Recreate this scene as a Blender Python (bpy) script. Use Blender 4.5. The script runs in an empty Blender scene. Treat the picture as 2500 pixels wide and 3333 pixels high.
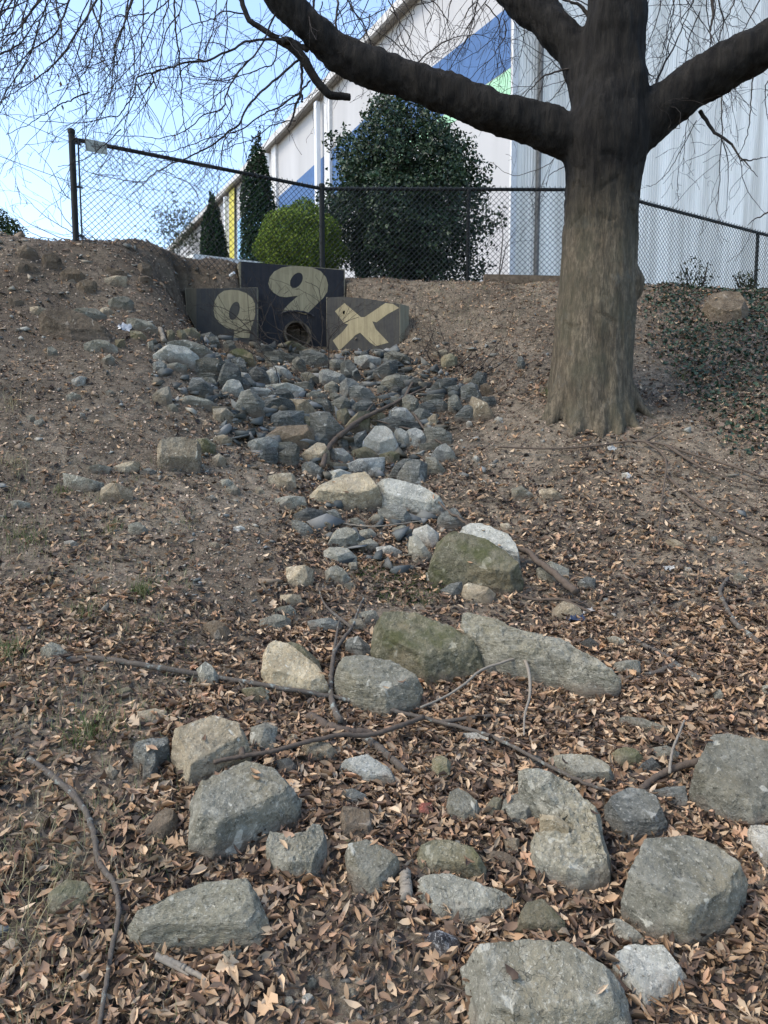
import bpy, bmesh, math, random
import numpy as np
from mathutils import Vector, Matrix, noise as mnoise
S = bpy.context.scene
COL = S.collection
# ---------------------------------------------------------------- camera
CZ = 1.55; PITCH = math.radians(6.0); FPX = 2407.0
cam_d = bpy.data.cameras.new('camera'); cam = bpy.data.objects.new('camera', cam_d); COL.objects.link(cam)
cam.location = (0, 0, CZ); cam.rotation_euler = (math.radians(90) - PITCH, 0, 0)
cam_d.sensor_fit = 'HORIZONTAL'; cam_d.sensor_width = 27.0; cam_d.lens = 26.0
cam_d.clip_start = 0.05; cam_d.clip_end = 2000
S.camera = cam
# ---------------------------------------------------------------- sky and sun
SUN_EL = math.radians(52); SUN_AZ = math.radians(-110)       # azimuth from +Y, negative = left of the view
w = bpy.data.worlds.new('World'); S.world = w; w.use_nodes = True
nt = w.node_tree; bg = nt.nodes['Background']
sky = nt.nodes.new('ShaderNodeTexSky'); sky.sky_type = 'NISHITA'; sky.sun_disc = False
sky.sun_elevation = SUN_EL; sky.sun_rotation = SUN_AZ; sky.air_density = 1.0; sky.dust_density = 1.4; sky.ozone_density = 1.2
nt.links.new(sky.outputs[0], bg.inputs[0]); bg.inputs[1].default_value = 0.15
sd = bpy.data.lights.new('sun', 'SUN'); so = bpy.data.objects.new('sun', sd); COL.objects.link(so)
sd.energy = 1.0; sd.angle = math.radians(22); sd.color = (1, .92, .76)
sdir = Vector((math.sin(SUN_AZ) * math.cos(SUN_EL), math.cos(SUN_AZ) * math.cos(SUN_EL), math.sin(SUN_EL)))
so.rotation_euler = sdir.to_track_quat('Z', 'Y').to_euler(); so.location = sdir * 30
S.view_settings.view_transform = 'Standard'; S.view_settings.look = 'None'
S.view_settings.exposure = 1.52; S.view_settings.gamma = 1
S.render.resolution_x = 768; S.render.resolution_y = 1024
S.render.engine = 'CYCLES'
# ---------------------------------------------------------------- helpers
cp, sp = math.cos(PITCH), math.sin(PITCH)
def ray(sx, sy):
    u = (sx - 1250) / FPX; v = (1666.5 - sy) / FPX
    return np.array([u, cp + v * sp, -sp + v * cp])
def pt(sx, sy, d):                       # real point seen at source pixel at forward distance d
    r = ray(sx, sy); return np.array([0, 0, CZ]) + r * (d / r[1])
def D(x, y, d): return pt(x * 1.507, y * 1.507, d)
def depth_at(y, z, x=829):                # forward distance at which photo row y stands at height z
    r = ray(x * 1.507, y * 1.507); return (z - CZ) / (r[2] / r[1])
def colk(x, y): r = ray(x * 1.507, y * 1.507); return r[0] / r[1]
def proj(P):
    P = np.atleast_2d(P); q = P - np.array([0, 0, CZ])
    f = q[:, 1] * cp - q[:, 2] * sp; up = q[:, 1] * sp + q[:, 2] * cp
    f = np.maximum(f, 1e-3)
    return np.stack([(1250 + FPX * q[:, 0] / f) / 1.507, (1666.5 - FPX * up / f) / 1.507], 1)
rng = np.random.default_rng(7)
class VN:                                # lattice value noise on numpy arrays
    def __init__(s, seed): s.t = np.random.default_rng(seed).random((256, 256)) * 2 - 1
    def __call__(s, x, y):
        xi = np.floor(x).astype(int); yi = np.floor(y).astype(int); fx = x - xi; fy = y - yi
        fx = fx * fx * (3 - 2 * fx); fy = fy * fy * (3 - 2 * fy); t = s.t
        a = t[xi & 255, yi & 255]; b = t[(xi + 1) & 255, yi & 255]; c = t[xi & 255, (yi + 1) & 255]; d = t[(xi + 1) & 255, (yi + 1) & 255]
        return (a * (1 - fx) + b * fx) * (1 - fy) + (c * (1 - fx) + d * fx) * fy
def link(o, parent=None):
    COL.objects.link(o)
    if parent: o.parent = parent
    return o
def tag(o, label=None, cat=None, group=None, kind=None):
    if label: o['label'] = label
    if cat: o['category'] = cat
    if group: o['group'] = group
    if kind: o['kind'] = kind
    return o
def empty(name, loc, label, cat, group=None):
    o = bpy.data.objects.new(name, None); o.location = tuple(loc); o.empty_display_size = .1
    link(o); tag(o, label, cat, group); return o
def mesh_obj(name, V, F, mat=None, parent=None, smooth=False, col=None, origin=None):
    """V (n,3) world coordinates, F (m,k) array or list of tuples"""
    V = np.asarray(V, dtype=np.float64)
    off = np.zeros(3)
    if parent is not None: off = np.array(parent.location)
    elif origin is not None: off = np.asarray(origin, float)
    me = bpy.data.meshes.new(name)
    if isinstance(F, np.ndarray):
        k = F.shape[1]; me.vertices.add(len(V)); me.vertices.foreach_set('co', (V - off).astype(np.float32).ravel())
        me.loops.add(F.size); me.loops.foreach_set('vertex_index', F.astype(np.int32).ravel())
        me.polygons.add(len(F)); me.polygons.foreach_set('loop_start', np.arange(0, F.size, k, dtype=np.int32))
        me.update(calc_edges=True)
    else:
        me.from_pydata([tuple(v) for v in (V - off)], [], F); me.update()
    if smooth: me.polygons.foreach_set('use_smooth', np.ones(len(me.polygons), bool))
    if col is not None:
        a = me.color_attributes.new('col', 'FLOAT_COLOR', 'POINT')
        a.data.foreach_set('color', np.concatenate([col, np.ones((len(col), 1))], 1).astype(np.float32).ravel())
    if mat: me.materials.append(mat)
    o = bpy.data.objects.new(name, me)
    if parent is None: o.location = tuple(off)
    return link(o, parent)
def rings(pts, radii, sides, cap=True):
    """tube through points -> V, F(quads)"""
    pts = np.asarray(pts, float); n = len(pts); radii = np.broadcast_to(np.asarray(radii, float), (n,))
    T = np.gradient(pts, axis=0); T /= (np.linalg.norm(T, axis=1)[:, None] + 1e-9)
    ref = np.array([0, 0, 1.0]) if abs(T[0, 2]) < .9 else np.array([1.0, 0, 0])
    N = np.cross(T, ref); N /= (np.linalg.norm(N, axis=1)[:, None] + 1e-9); B = np.cross(T, N)
    a = np.linspace(0, 2 * math.pi, sides, endpoint=False)
    V = pts[:, None, :] + radii[:, None, None] * (np.cos(a)[None, :, None] * N[:, None, :] + np.sin(a)[None, :, None] * B[:, None, :])
    V = V.reshape(-1, 3); F = []
    i = np.arange(n - 1)[:, None] * sides; j = np.arange(sides)[None, :]; j2 = (j + 1) % sides
    F = np.stack([i + j, i + j2, i + sides + j2, i + sides + j], -1).reshape(-1, 4)
    if cap:
        V = np.concatenate([V, pts[:1], pts[-1:]]); c0 = n * sides; c1 = c0 + 1; b = (n - 1) * sides
        jj = np.arange(sides); j3 = (jj + 1) % sides
        F = np.concatenate([F, np.stack([jj * 0 + c0, j3, jj, jj], -1), np.stack([jj * 0 + c1, b + jj, b + j3, b + j3], -1)])
    return V, F
class MB:                                # mesh builder, faces kept as tuples
    def __init__(s): s.V = []; s.F = []; s.n = 0
    def add(s, V, F):
        V = np.asarray(V, float); s.V.append(V)
        for f in (F.tolist() if isinstance(F, np.ndarray) else F):
            g = []
            for q in f:
                if q + s.n not in g: g.append(q + s.n)
            if len(g) > 2: s.F.append(tuple(g))
        s.n += len(V); return s
    def tube(s, pts, r, sides=6): return s.add(*rings(pts, r, sides))
    def box(s, c, ax, ay, az):           # centre and three half-axes
        c = np.asarray(c, float); ax, ay, az = map(lambda q: np.asarray(q, float), (ax, ay, az))
        V = [c + i * ax + j * ay + k * az for i in (-1, 1) for j in (-1, 1) for k in (-1, 1)]
        return s.add(V, [(0, 1, 3, 2), (4, 6, 7, 5), (0, 4, 5, 1), (2, 3, 7, 6), (0, 2, 6, 4), (1, 5, 7, 3)])
    def prism(s, poly, n):               # polygon points (k,3) extruded by vector n
        P = np.asarray(poly, float); k = len(P); V = np.concatenate([P, P + np.asarray(n)])
        F = [tuple(range(k))[::-1], tuple(range(k, 2 * k))] + [(i, (i + 1) % k, k + (i + 1) % k, k + i) for i in range(k)]
        return s.add(V, F)
    def build(s, name, mat, parent=None, smooth=False, origin=None):
        return mesh_obj(name, np.concatenate(s.V), s.F, mat, parent, smooth, origin=origin)
def spline(P, n):                        # Catmull-Rom resample
    P = np.asarray(P, float)
    if len(P) < 3:
        t = np.linspace(0, 1, n)[:, None]; return P[0] * (1 - t) + P[-1] * t
    Q = np.concatenate([[2 * P[0] - P[1]], P, [2 * P[-1] - P[-2]]]); t = np.linspace(0, len(P) - 1 - 1e-6, n)
    i = t.astype(int); f = (t - i)[:, None]; p0, p1, p2, p3 = Q[i], Q[i + 1], Q[i + 2], Q[i + 3]
    return .5 * (2 * p1 + (p2 - p0) * f + (2 * p0 - 5 * p1 + 4 * p2 - p3) * f ** 2 + (3 * p1 - p0 - 3 * p2 + p3) * f ** 3)
# ---------------------------------------------------------------- materials
class M:
    def __init__(s, name, rough=.8, spec=.3):
        s.m = bpy.data.materials.new(name); s.m.use_nodes = True; s.t = s.m.node_tree; s.N = s.t.nodes; s.L = s.t.links
        s.b = s.N['Principled BSDF']; s.b.inputs['Roughness'].default_value = rough; s.b.inputs['Specular IOR Level'].default_value = spec
    def coord(s, scale=(1, 1, 1), kind='Object', rnd=False):
        tc = s.N.new('ShaderNodeTexCoord'); mp = s.N.new('ShaderNodeMapping'); mp.inputs['Scale'].default_value = scale
        s.L.new(tc.outputs[kind], mp.inputs[0])
        if rnd:
            oi = s.N.new('ShaderNodeObjectInfo'); mu = s.N.new('ShaderNodeVectorMath'); mu.operation = 'SCALE'
            cb = s.N.new('ShaderNodeCombineXYZ'); s.L.new(oi.outputs['Random'], cb.inputs[0]); s.L.new(oi.outputs['Random'], cb.inputs[1]); s.L.new(oi.outputs['Random'], cb.inputs[2])
            s.L.new(cb.outputs[0], mu.inputs[0]); mu.inputs['Scale'].default_value = 91.0; s.L.new(mu.outputs[0], mp.inputs['Location'])
            rc = s.N.new('ShaderNodeMath'); rc.operation = 'MULTIPLY'; rc.inputs[1].default_value = 40.0; s.L.new(oi.outputs['Random'], rc.inputs[0])
            c2 = s.N.new('ShaderNodeCombineXYZ'); s.L.new(rc.outputs[0], c2.inputs[0]); s.L.new(rc.outputs[0], c2.inputs[2]); s.L.new(c2.outputs[0], mp.inputs['Rotation'])
        return mp.outputs[0]
    def noise(s, vec, scale, detail=4, rough=.6, dist=0):
        n = s.N.new('ShaderNodeTexNoise'); n.inputs['Scale'].default_value = scale; n.inputs['Detail'].default_value = detail
        n.inputs['Roughness'].default_value = rough; n.inputs['Distortion'].default_value = dist; s.L.new(vec, n.inputs['Vector']); return n.outputs['Fac']
    def vor(s, vec, scale, feature='F1'):
        n = s.N.new('ShaderNodeTexVoronoi'); n.inputs['Scale'].default_value = scale; n.feature = feature; s.L.new(vec, n.inputs['Vector']); return n.outputs['Distance']
    def ramp(s, fac, stops):
        r = s.N.new('ShaderNodeValToRGB'); e = r.color_ramp.elements
        while len(e) < len(stops): e.new(.5)
        for k, (p, c) in enumerate(stops):
            e[k].position = p; e[k].color = (c, c, c, 1) if isinstance(c, (int, float)) else (*c, 1)
        s.L.new(fac, r.inputs[0]); return r.outputs[0]
    def mix(s, fac, a, b, mode='MIX'):
        m = s.N.new('ShaderNodeMix'); m.data_type = 'RGBA'; m.blend_type = mode
        for k, q in ((0, fac), (6, a), (7, b)):
            if isinstance(q, (int, float)): m.inputs[k].default_value = q
            elif isinstance(q, tuple): m.inputs[k].default_value = (*q, 1)
            else: s.L.new(q, m.inputs[k])
        return m.outputs[2]
    def math(s, op, a, b):
        m = s.N.new('ShaderNodeMath'); m.operation = op
        for k, q in ((0, a), (1, b)):
            if isinstance(q, (int, float)): m.inputs[k].default_value = q
            else: s.L.new(q, m.inputs[k])
        return m.outputs[0]
    def bump(s, h, strength=.5, dist=.01, prev=None):
        b = s.N.new('ShaderNodeBump'); b.inputs['Strength'].default_value = strength; b.inputs['Distance'].default_value = dist
        s.L.new(h, b.inputs['Height'])
        if prev is not None: s.L.new(prev, b.inputs['Normal'])
        return b.outputs[0]
    def done(s, col, nrm=None):
        if isinstance(col, tuple): s.b.inputs['Base Color'].default_value = (*col, 1)
        else: s.L.new(col, s.b.inputs['Base Color'])
        if nrm is not None: s.L.new(nrm, s.b.inputs['Normal'])
        return s.m
def rock_mat(name, base, dark, light, tint, moss=0.0, streak=False, speck=.5, k_=.90):
    base, dark, light, tint = [tuple(q * k_ * w_ for q, w_ in zip(x, (1.05, 1.0, .90))) for x in (base, dark, light, tint)]
    m = M(name, .85, .25); v = m.coord(rnd=True)
    v2 = m.coord((1, 1, 5), rnd=True) if streak else v
    a = m.noise(v2, 7, 6, .65, .4); b = m.noise(v, 2.6, 4, .6); f = m.noise(v, 95, 3, .7); g = m.noise(v, 28, 5, .7)
    c = m.mix(m.ramp(a, [(.36, 0.), (.64, 1.)]), dark, base)
    c = m.mix(m.ramp(b, [(.48, 0.), (.66, .75)]), c, tint)
    c = m.mix(m.ramp(g, [(.52, 0.), (.68, speck)]), c, light)
    c = m.mix(m.ramp(f, [(.57, 0.), (.66, .7)]), c, light)
    c = m.mix(m.ramp(m.noise(v, 60, 3, .7), [(.30, .75), (.43, 0.)]), c, tuple(x * .35 for x in dark))
    oi = m.N.new('ShaderNodeObjectInfo'); k = m.math('MULTIPLY_ADD', oi.outputs['Random'], .55); m.N[-1].inputs[2].default_value = .72
    hs = m.N.new('ShaderNodeHueSaturation'); m.L.new(k, hs.inputs['Value']); m.L.new(c, hs.inputs['Color']); c = hs.outputs[0]
    tcz = m.N.new('ShaderNodeTexCoord'); sz = m.N.new('ShaderNodeSeparateXYZ'); m.L.new(tcz.outputs['Object'], sz.inputs[0])
    vd = m.N.new('ShaderNodeTexVoronoi'); vd.feature = 'DISTANCE_TO_EDGE'; vd.inputs['Scale'].default_value = 4.5; wv = m.N.new('ShaderNodeVectorMath'); wv.operation = 'ADD'; nn = m.N.new('ShaderNodeTexNoise'); nn.inputs['Scale'].default_value = 5; nn.inputs['Detail'].default_value = 5; m.L.new(v, nn.inputs['Vector']); m.L.new(v, wv.inputs[0]); m.L.new(nn.outputs['Color'], wv.inputs[1]); m.L.new(wv.outputs[0], vd.inputs['Vector'])
    crk = m.math('MULTIPLY', m.ramp(vd.outputs['Distance'], [(.0, 1.), (.022, 0.)]), m.ramp(m.noise(v, 3.3, 3, .5), [(.52, 0.), (.60, .8)])); c = m.mix(crk, c, tuple(x * .3 for x in dark))
    soilf = m.ramp(m.math('ADD', m.math('MULTIPLY', sz.outputs[2], 4.0), m.math('MULTIPLY', m.noise(v, 6, 5, .7), .9)), [(.38, .8), (.62, 0.)]); c = m.mix(soilf, c, (.13, .10, .072))
    c = m.mix(m.ramp(m.noise(v, 11, 3, .5, .8), [(.66, 0.), (.69, .55)]), c, tuple(min(.6, x * 1.25 + .03) for x in light))
    if moss: c = m.mix(m.ramp(m.noise(v, 4.5, 6, .7), [(.56 - moss * .2, 0.), (.66, .85)]), c, (.055, .06, .02))
    n = m.bump(m.noise(v2, 9, 8, .7, .3), .95, .04); n = m.bump(f, .6, .006, n); n = m.bump(crk, -.8, .02, n)
    return m.done(c, n)
RM = {
 'g': rock_mat('grey_rock', (.235, .235, .205), (.12, .12, .10), (.40, .40, .36), (.22, .20, .145)),
 'b': rock_mat('blue_grey_rock', (.175, .185, .175), (.085, .092, .09), (.34, .35, .335), (.155, .15, .125), streak=True),
 'p': rock_mat('pale_rock', (.34, .35, .33), (.20, .21, .20), (.55, .55, .52), (.28, .27, .22)),
 't': rock_mat('tan_rock', (.33, .28, .20), (.17, .14, .10), (.50, .45, .36), (.27, .26, .22)),
 'c': rock_mat('cream_rock', (.47, .40, .28), (.27, .23, .16), (.62, .58, .48), (.36, .33, .27)),
 'o': rock_mat('mossy_olive_rock', (.19, .18, .13), (.09, .09, .06), (.31, .30, .24), (.23, .19, .12), moss=.35),
 'd': rock_mat('dark_rock', (.088, .094, .092), (.035, .039, .04), (.19, .195, .19), (.10, .095, .08), streak=True),
 'n': rock_mat('brown_rock', (.15, .12, .088), (.07, .055, .04), (.24, .21, .17), (.17, .13, .09)),
 'w': rock_mat('whitish_rock', (.50, .50, .46), (.32, .32, .29), (.7, .7, .67), (.45, .42, .36)),
 's': rock_mat('layered_grey_rock', (.25, .245, .21), (.14, .14, .115), (.38, .38, .34), (.20, .19, .14), streak=True),
 'r': rock_mat('red_brick_piece', (.25, .075, .055), (.15, .045, .035), (.34, .14, .11), (.22, .08, .06)),
 'k': rock_mat('sparkling_dark_rock', (.05, .055, .065), (.02, .02, .025), (.5, .52, .55), (.07, .07, .08), speck=.9),
}
RM['G'] = rock_mat('dark_grey_rock', (.225, .23, .205), (.10, .105, .095), (.40, .40, .37), (.19, .18, .135), streak=True, k_=.74)  # darker version of the grey rock, for the pile stones
RM['B'] = rock_mat('dark_blue_grey_rock', (.165, .18, .18), (.07, .08, .082), (.34, .36, .35), (.14, .145, .125), streak=True, k_=.68)
RM['P'] = rock_mat('pale_pile_rock', (.32, .34, .33), (.18, .19, .19), (.55, .56, .54), (.25, .25, .21), k_=.74)
CN = {'G': 'grey', 'B': 'blue-grey', 'P': 'pale grey', 'g': 'grey', 'b': 'blue-grey', 'p': 'pale grey', 't': 'tan', 'c': 'cream', 'o': 'mossy olive', 'd': 'dark slate', 'n': 'brown', 'w': 'whitish', 's': 'layered grey', 'r': 'red', 'k': 'glittering black'}
def plain(name, c, rough=.6, spec=.3, nz=None, metal=0):
    m = M(name, rough, spec); m.b.inputs['Metallic'].default_value = metal
    if nz is None: return m.done(c)
    v = m.coord(); f = m.noise(v, nz[0], 5, .65)
    return m.done(m.mix(m.ramp(f, [(.35, 0.), (.68, 1.)]), tuple(x * (1 - nz[1]) for x in c), tuple(min(1, x * (1 + nz[1])) for x in c)), m.bump(f, .3, .004))
def leaf_mat(name, rough=.7, trans=.25, spec=.3):
    m = M(name, rough, spec); a = m.N.new('ShaderNodeVertexColor'); a.layer_name = 'col'
    m.L.new(a.outputs[0], m.b.inputs['Base Color'])
    if trans:
        t = m.N.new('ShaderNodeBsdfTranslucent'); m.L.new(a.outputs[0], t.inputs[0]); x = m.N.new('ShaderNodeMixShader'); x.inputs[0].default_value = trans
        m.L.new(m.b.outputs[0], x.inputs[1]); m.L.new(t.outputs[0], x.inputs[2]); m.L.new(x.outputs[0], m.N['Material Output'].inputs[0])
    return m.m
# ================================================================ TERRAIN
ZT = D(695, 408, 10.1)[2]
def fxy(x, y): d = depth_at(y, ZT, x); return np.array([colk(x, y) * d, d])
FA, FB, FC, FD = fxy(155, 300), fxy(695, 408), fxy(1284, 410), fxy(1637, 503); FE = FC + (FD - FC) * 2.2; print('fence', FA, FB, FC, FD, ZT)
rows = [(2250, [(-100, 1.7), (800, 1.7), (1750, 1.7)]), (1900, [(-100, 2.15), (400, 2.2), (829, 2.25), (1300, 2.25), (1750, 2.2)]),
 (1600, [(-100, 2.75), (400, 2.9), (829, 3.05), (1300, 3.0), (1750, 2.9)]), (1400, [(-100, 3.5), (400, 3.7), (829, 4.0), (1300, 3.95), (1750, 3.7)]),
 (1200, [(-100, 4.4), (300, 4.6), (600, 4.9), (800, 5.2), (1100, 5.1), (1400, 4.9), (1750, 4.7)]),
 (1000, [(-100, 5.3), (300, 5.7), (600, 6.3), (800, 6.7), (1000, 6.5), (1290, 6.2), (1750, 5.9)]),
 (850, [(-100, 5.9), (300, 6.5), (600, 7.4), (800, 7.9), (1000, 7.6), (1200, 7.2), (1450, 7.2), (1750, 6.9)]),
 (740, [(-100, 6.5), (200, 7.0), (400, 8.75), (640, 9.1), (850, 8.9), (1000, 8.8), (1200, 8.3), (1450, 8.2), (1750, 7.8)]),
 (640, [(-100, 7.2), (200, 7.7), (372, 8.5), (930, 9.6), (1100, 9.5), (1450, 9.6), (1750, 9.5)])]
CP = []
for y, l in rows:
    for x, d in l: CP.append(D(x, y, d))
for x, y, d in [(-100, 505, 7.9), (0, 515, 8.0), (155, 526, 8.4), (360, 556, 9.0), (500, 572, 9.5), (760, 603, 9.95), (1000, 604, 10.05), (1210, 605, 10.1), (1400, 622, 10.5), (1659, 637, 11.3), (1800, 645, 11.5)]:
    P = D(x, y, d); CP.append(P)
    for k in (.8, 2.5, 6):
        Q = P.copy(); Q[:2] *= (d + k) / d; Q[2] = CZ + 2.15 if k > 1 else P[2] * .6 + (CZ + 2.15) * .4 - .03; CP.append(Q)
for x in (-6, -2, 2, 6): CP += [np.array([x, .6, .02]), np.array([x, -1.5, .0])]
CP = np.array(CP)
def _k(r2): return .5 * r2 * np.log(r2 + 1e-12)
A0 = CP[:, :2]; n0 = len(A0); K = _k(((A0[:, None] - A0[None]) ** 2).sum(-1)) + np.eye(n0) * .02
PM = np.concatenate([np.ones((n0, 1)), A0], 1); LM = np.block([[K, PM], [PM.T, np.zeros((3, 3))]])
SOL = np.linalg.solve(LM, np.concatenate([CP[:, 2], np.zeros(3)]))
def base_h(X, Y):
    x = np.clip(X, -6.5, 9.5).ravel(); y = np.clip(Y, -1.5, 17).ravel(); out = np.zeros(len(x))
    for i in range(0, len(x), 20000):
        q = np.stack([x[i:i + 20000], y[i:i + 20000]], 1); r2 = ((q[:, None] - A0[None]) ** 2).sum(-1)
        out[i:i + 20000] = _k(r2) @ SOL[:n0] + SOL[n0] + q @ SOL[n0 + 1:]
    out = out.reshape(X.shape); t = np.clip((Y - 12.5) / 3, 0, 1); return out * (1 - t) + (CZ + 2.15) * t
# culvert walls: face line A->B (seen from the camera), top and base heights
WALLS = {'centre': (D(517, 565, 9.4), D(745, 582, 9.85)), 'left': (D(400, 624, 9.12), D(557, 622, 9.22)), 'right': (D(705, 642, 9.62), D(864, 656, 9.0))}
BASE = {'centre': (748, 754), 'left': (722, 748), 'right': (760, 765)}
def wall_frame(k):
    a, b = WALLS[k]; u = (b - a)[:2]; L = np.linalg.norm(u); u = u / L; n = np.array([u[1], -u[0]]); return a, b, u, n, L
def base_z(k):
    a, b = WALLS[k]; ya, yb = BASE[k]; pa, pb = proj(a)[0], proj(b)[0]
    return D(pa[0], ya, a[1])[2], D(pb[0], yb, b[1])[2]
v1, v2, v3, v4 = VN(1), VN(2), VN(3), VN(4)
def full_h(X, Y):
    Z = base_h(X, Y); R = np.hypot(X, Y)
    near = np.clip((14 - R) / 4, 0, 1)
    Z = Z + near * (.045 * v1(X * 1.3, Y * 1.3) + .022 * v2(X * 4.1, Y * 4.1) + .010 * v3(X * 11, Y * 11) + .006 * v4(X * 27, Y * 27))
    for k in WALLS:
        a, b, u, n, L = wall_frame(k); za, zb = base_z(k)
        qx, qy = X - a[0], Y - a[1]; s = (qx * u[0] + qy * u[1]) / L; q = qx * n[0] + qy * n[1]
        zb_ = za + (zb - za) * np.clip(s, 0, 1) + .012 * v3(X * 9, Y * 9)
        ds = {'centre': np.where((s < 0) | (s > 1), 9., 0.), 'left': np.where(s > 1, 9., np.maximum(.10 - s, 0)), 'right': np.where(s < 0, 9., np.maximum(s - 1, 0))}[k] * L; dr = ds + np.maximum(q - .7, 0)
        cap = zb_ - np.clip(q, 0, .7) * .12 + np.maximum(q - .7, 0) * 1.1 + ds * (3.6 if k == 'left' else 2.0)
        Z = np.where((q > (-.185 if k == 'centre' else -.10)) & (dr < 1.5), np.minimum(Z, cap), Z)
        top = (a[2] + (b[2] - a[2]) * np.clip(s, 0, 1)) - .03
        ds = np.maximum(np.maximum(-s, s - 1), 0) * L; Z = np.where((q <= (-.185 if k == 'centre' else -.10)) & (q > -1.2) & (ds < (.001 if k == 'left' else .8)), np.minimum(Z, top + np.hypot(-.1 - q, ds) * 3.0), Z)
    # tree toe: gentle mound under the trunk
    return Z
def axis(segs):
    out = []
    for a, b, st in segs: out.append(np.arange(a, b, st))
    return np.unique(np.round(np.concatenate(out), 4))
ax_ = axis([(-300, -40, 26), (-40, -12, 2), (-12, -5, .25), (-5, 5.5, .034), (5.5, 12, .2), (12, 40, 2), (40, 301, 26)])
ay_ = axis([(-60, -4, 8), (-4, 1, .4), (1, 10.6, .034), (10.6, 18, .2), (18, 60, 3), (60, 901, 60)])
GX, GY = np.meshgrid(ax_, ay_, indexing='ij'); GZ = full_h(GX, GY)
# regular lookup grid
lx = np.arange(-8, 11, .03); ly = np.arange(-.5, 20, .03); LX, LY = np.meshgrid(lx, ly, indexing='ij'); LZ = full_h(LX, LY)
def H(x, y):
    x = np.asarray(x, float); y = np.asarray(y, float); fx = np.clip((x - lx[0]) / .03, 0, len(lx) - 2.001); fy = np.clip((y - ly[0]) / .03, 0, len(ly) - 2.001)
    i = fx.astype(int); j = fy.astype(int); fx = fx - i; fy = fy - j
    return (LZ[i, j] * (1 - fx) + LZ[i + 1, j] * fx) * (1 - fy) + (LZ[i, j + 1] * (1 - fx) + LZ[i + 1, j + 1] * fx) * fy
def GN(x, y, e=.12):
    gx = (H(x + e, y) - H(x - e, y)) / (2 * e); gy = (H(x, y + e) - H(x, y - e)) / (2 * e); n = np.stack([-gx, -gy, np.ones_like(gx)], -1)
    return n / np.linalg.norm(n, axis=-1)[..., None]
def hit(sx, sy):
    r = ray(sx, sy); t = np.arange(1.2, 14, .01); P = np.array([0, 0, CZ]) + r * (t / r[1])[:, None]; below = P[:, 2] < H(P[:, 0], P[:, 1])
    k = int(np.argmax(below)) if below.any() else len(t) - 1
    if not below.any(): k = int(np.argmin(P[:, 2] - H(P[:, 0], P[:, 1])))
    return P[k]
nx, ny = GX.shape; V = np.stack([GX, GY, GZ], -1).reshape(-1, 3)
idx = np.arange(nx * ny).reshape(nx, ny); F = np.stack([idx[:-1, :-1], idx[1:, :-1], idx[1:, 1:], idx[:-1, 1:]], -1).reshape(-1, 4)
m = M('bare_soil', .95, .12); v = m.coord()
a = m.noise(v, 1.1, 5, .65, .5); b = m.noise(v, 14, 6, .75); c = m.noise(v, 70, 4, .8); d = m.noise(v, 4, 5, .7)
soil = m.mix(m.ramp(a, [(.40, 0.), (.62, 1.)]), (.112, .088, .063), (.225, .182, .132))
soil = m.mix(m.ramp(b, [(.38, .8), (.58, 0.)]), soil, (.05, .042, .030))
soil = m.mix(m.ramp(d, [(.55, 0.), (.75, .5)]), soil, (.12, .11, .075))
soil = m.mix(m.ramp(c, [(.55, 0.), (.68, .8)]), soil, (.30, .265, .20))
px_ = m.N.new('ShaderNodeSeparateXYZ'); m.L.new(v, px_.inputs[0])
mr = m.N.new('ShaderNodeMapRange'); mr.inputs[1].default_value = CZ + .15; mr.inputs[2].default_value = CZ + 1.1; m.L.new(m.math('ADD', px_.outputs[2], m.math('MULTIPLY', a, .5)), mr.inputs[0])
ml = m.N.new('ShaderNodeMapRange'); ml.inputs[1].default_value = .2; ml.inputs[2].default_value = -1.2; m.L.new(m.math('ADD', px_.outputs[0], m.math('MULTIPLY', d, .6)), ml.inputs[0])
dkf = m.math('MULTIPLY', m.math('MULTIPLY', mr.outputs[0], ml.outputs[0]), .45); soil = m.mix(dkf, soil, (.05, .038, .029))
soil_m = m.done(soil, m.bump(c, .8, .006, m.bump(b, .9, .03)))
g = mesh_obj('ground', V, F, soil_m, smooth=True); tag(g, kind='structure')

# ================================================================ ROCKS
ZN = {'Z5': (0, 2300, .7233), 'Z6': (1200, 2300, .7836), 'Z4': (700, 1900, .9042), 'Z2': (700, 1500, .7233), 'Z3': (0, 1500, .5425),
      'ZL': (0, 700, .5425), 'P1': (600, 1100, .3617), 'P2': (1100, 1100, .3617), 'R': (1500, 1400, .6028), 'D': (0, 0, 1.507), 'A': (0, 0, .7535), 'B': (1250, 0, .7535), 'HWZ': (560, 820, .4822), 'C7': (850, 300, .5425), 'RR': (1800, 600, .4219), 'ZR': (1400, 700, .6631)}
def src(z, p): x0, y0, s = ZN[z]; return np.array([[x0 + q[0] * s, y0 + q[1] * s] for q in p], float)
TOPL = []; ROCKS = []   # (obj, centre px D, size, colour)
def fbm(p, o=4):
    return mnoise.fractal(Vector(p), 1.0, 2.0, o)
def segdist(P, A, B):
    d = B - A; t = np.clip(((P[:, None] - A[None]) * d[None]).sum(-1) / ((d * d).sum(-1) + 1e-12)[None], 0, 1)
    return np.linalg.norm(P[:, None] - (A[None] + t[..., None] * d[None]), axis=-1)
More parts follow.
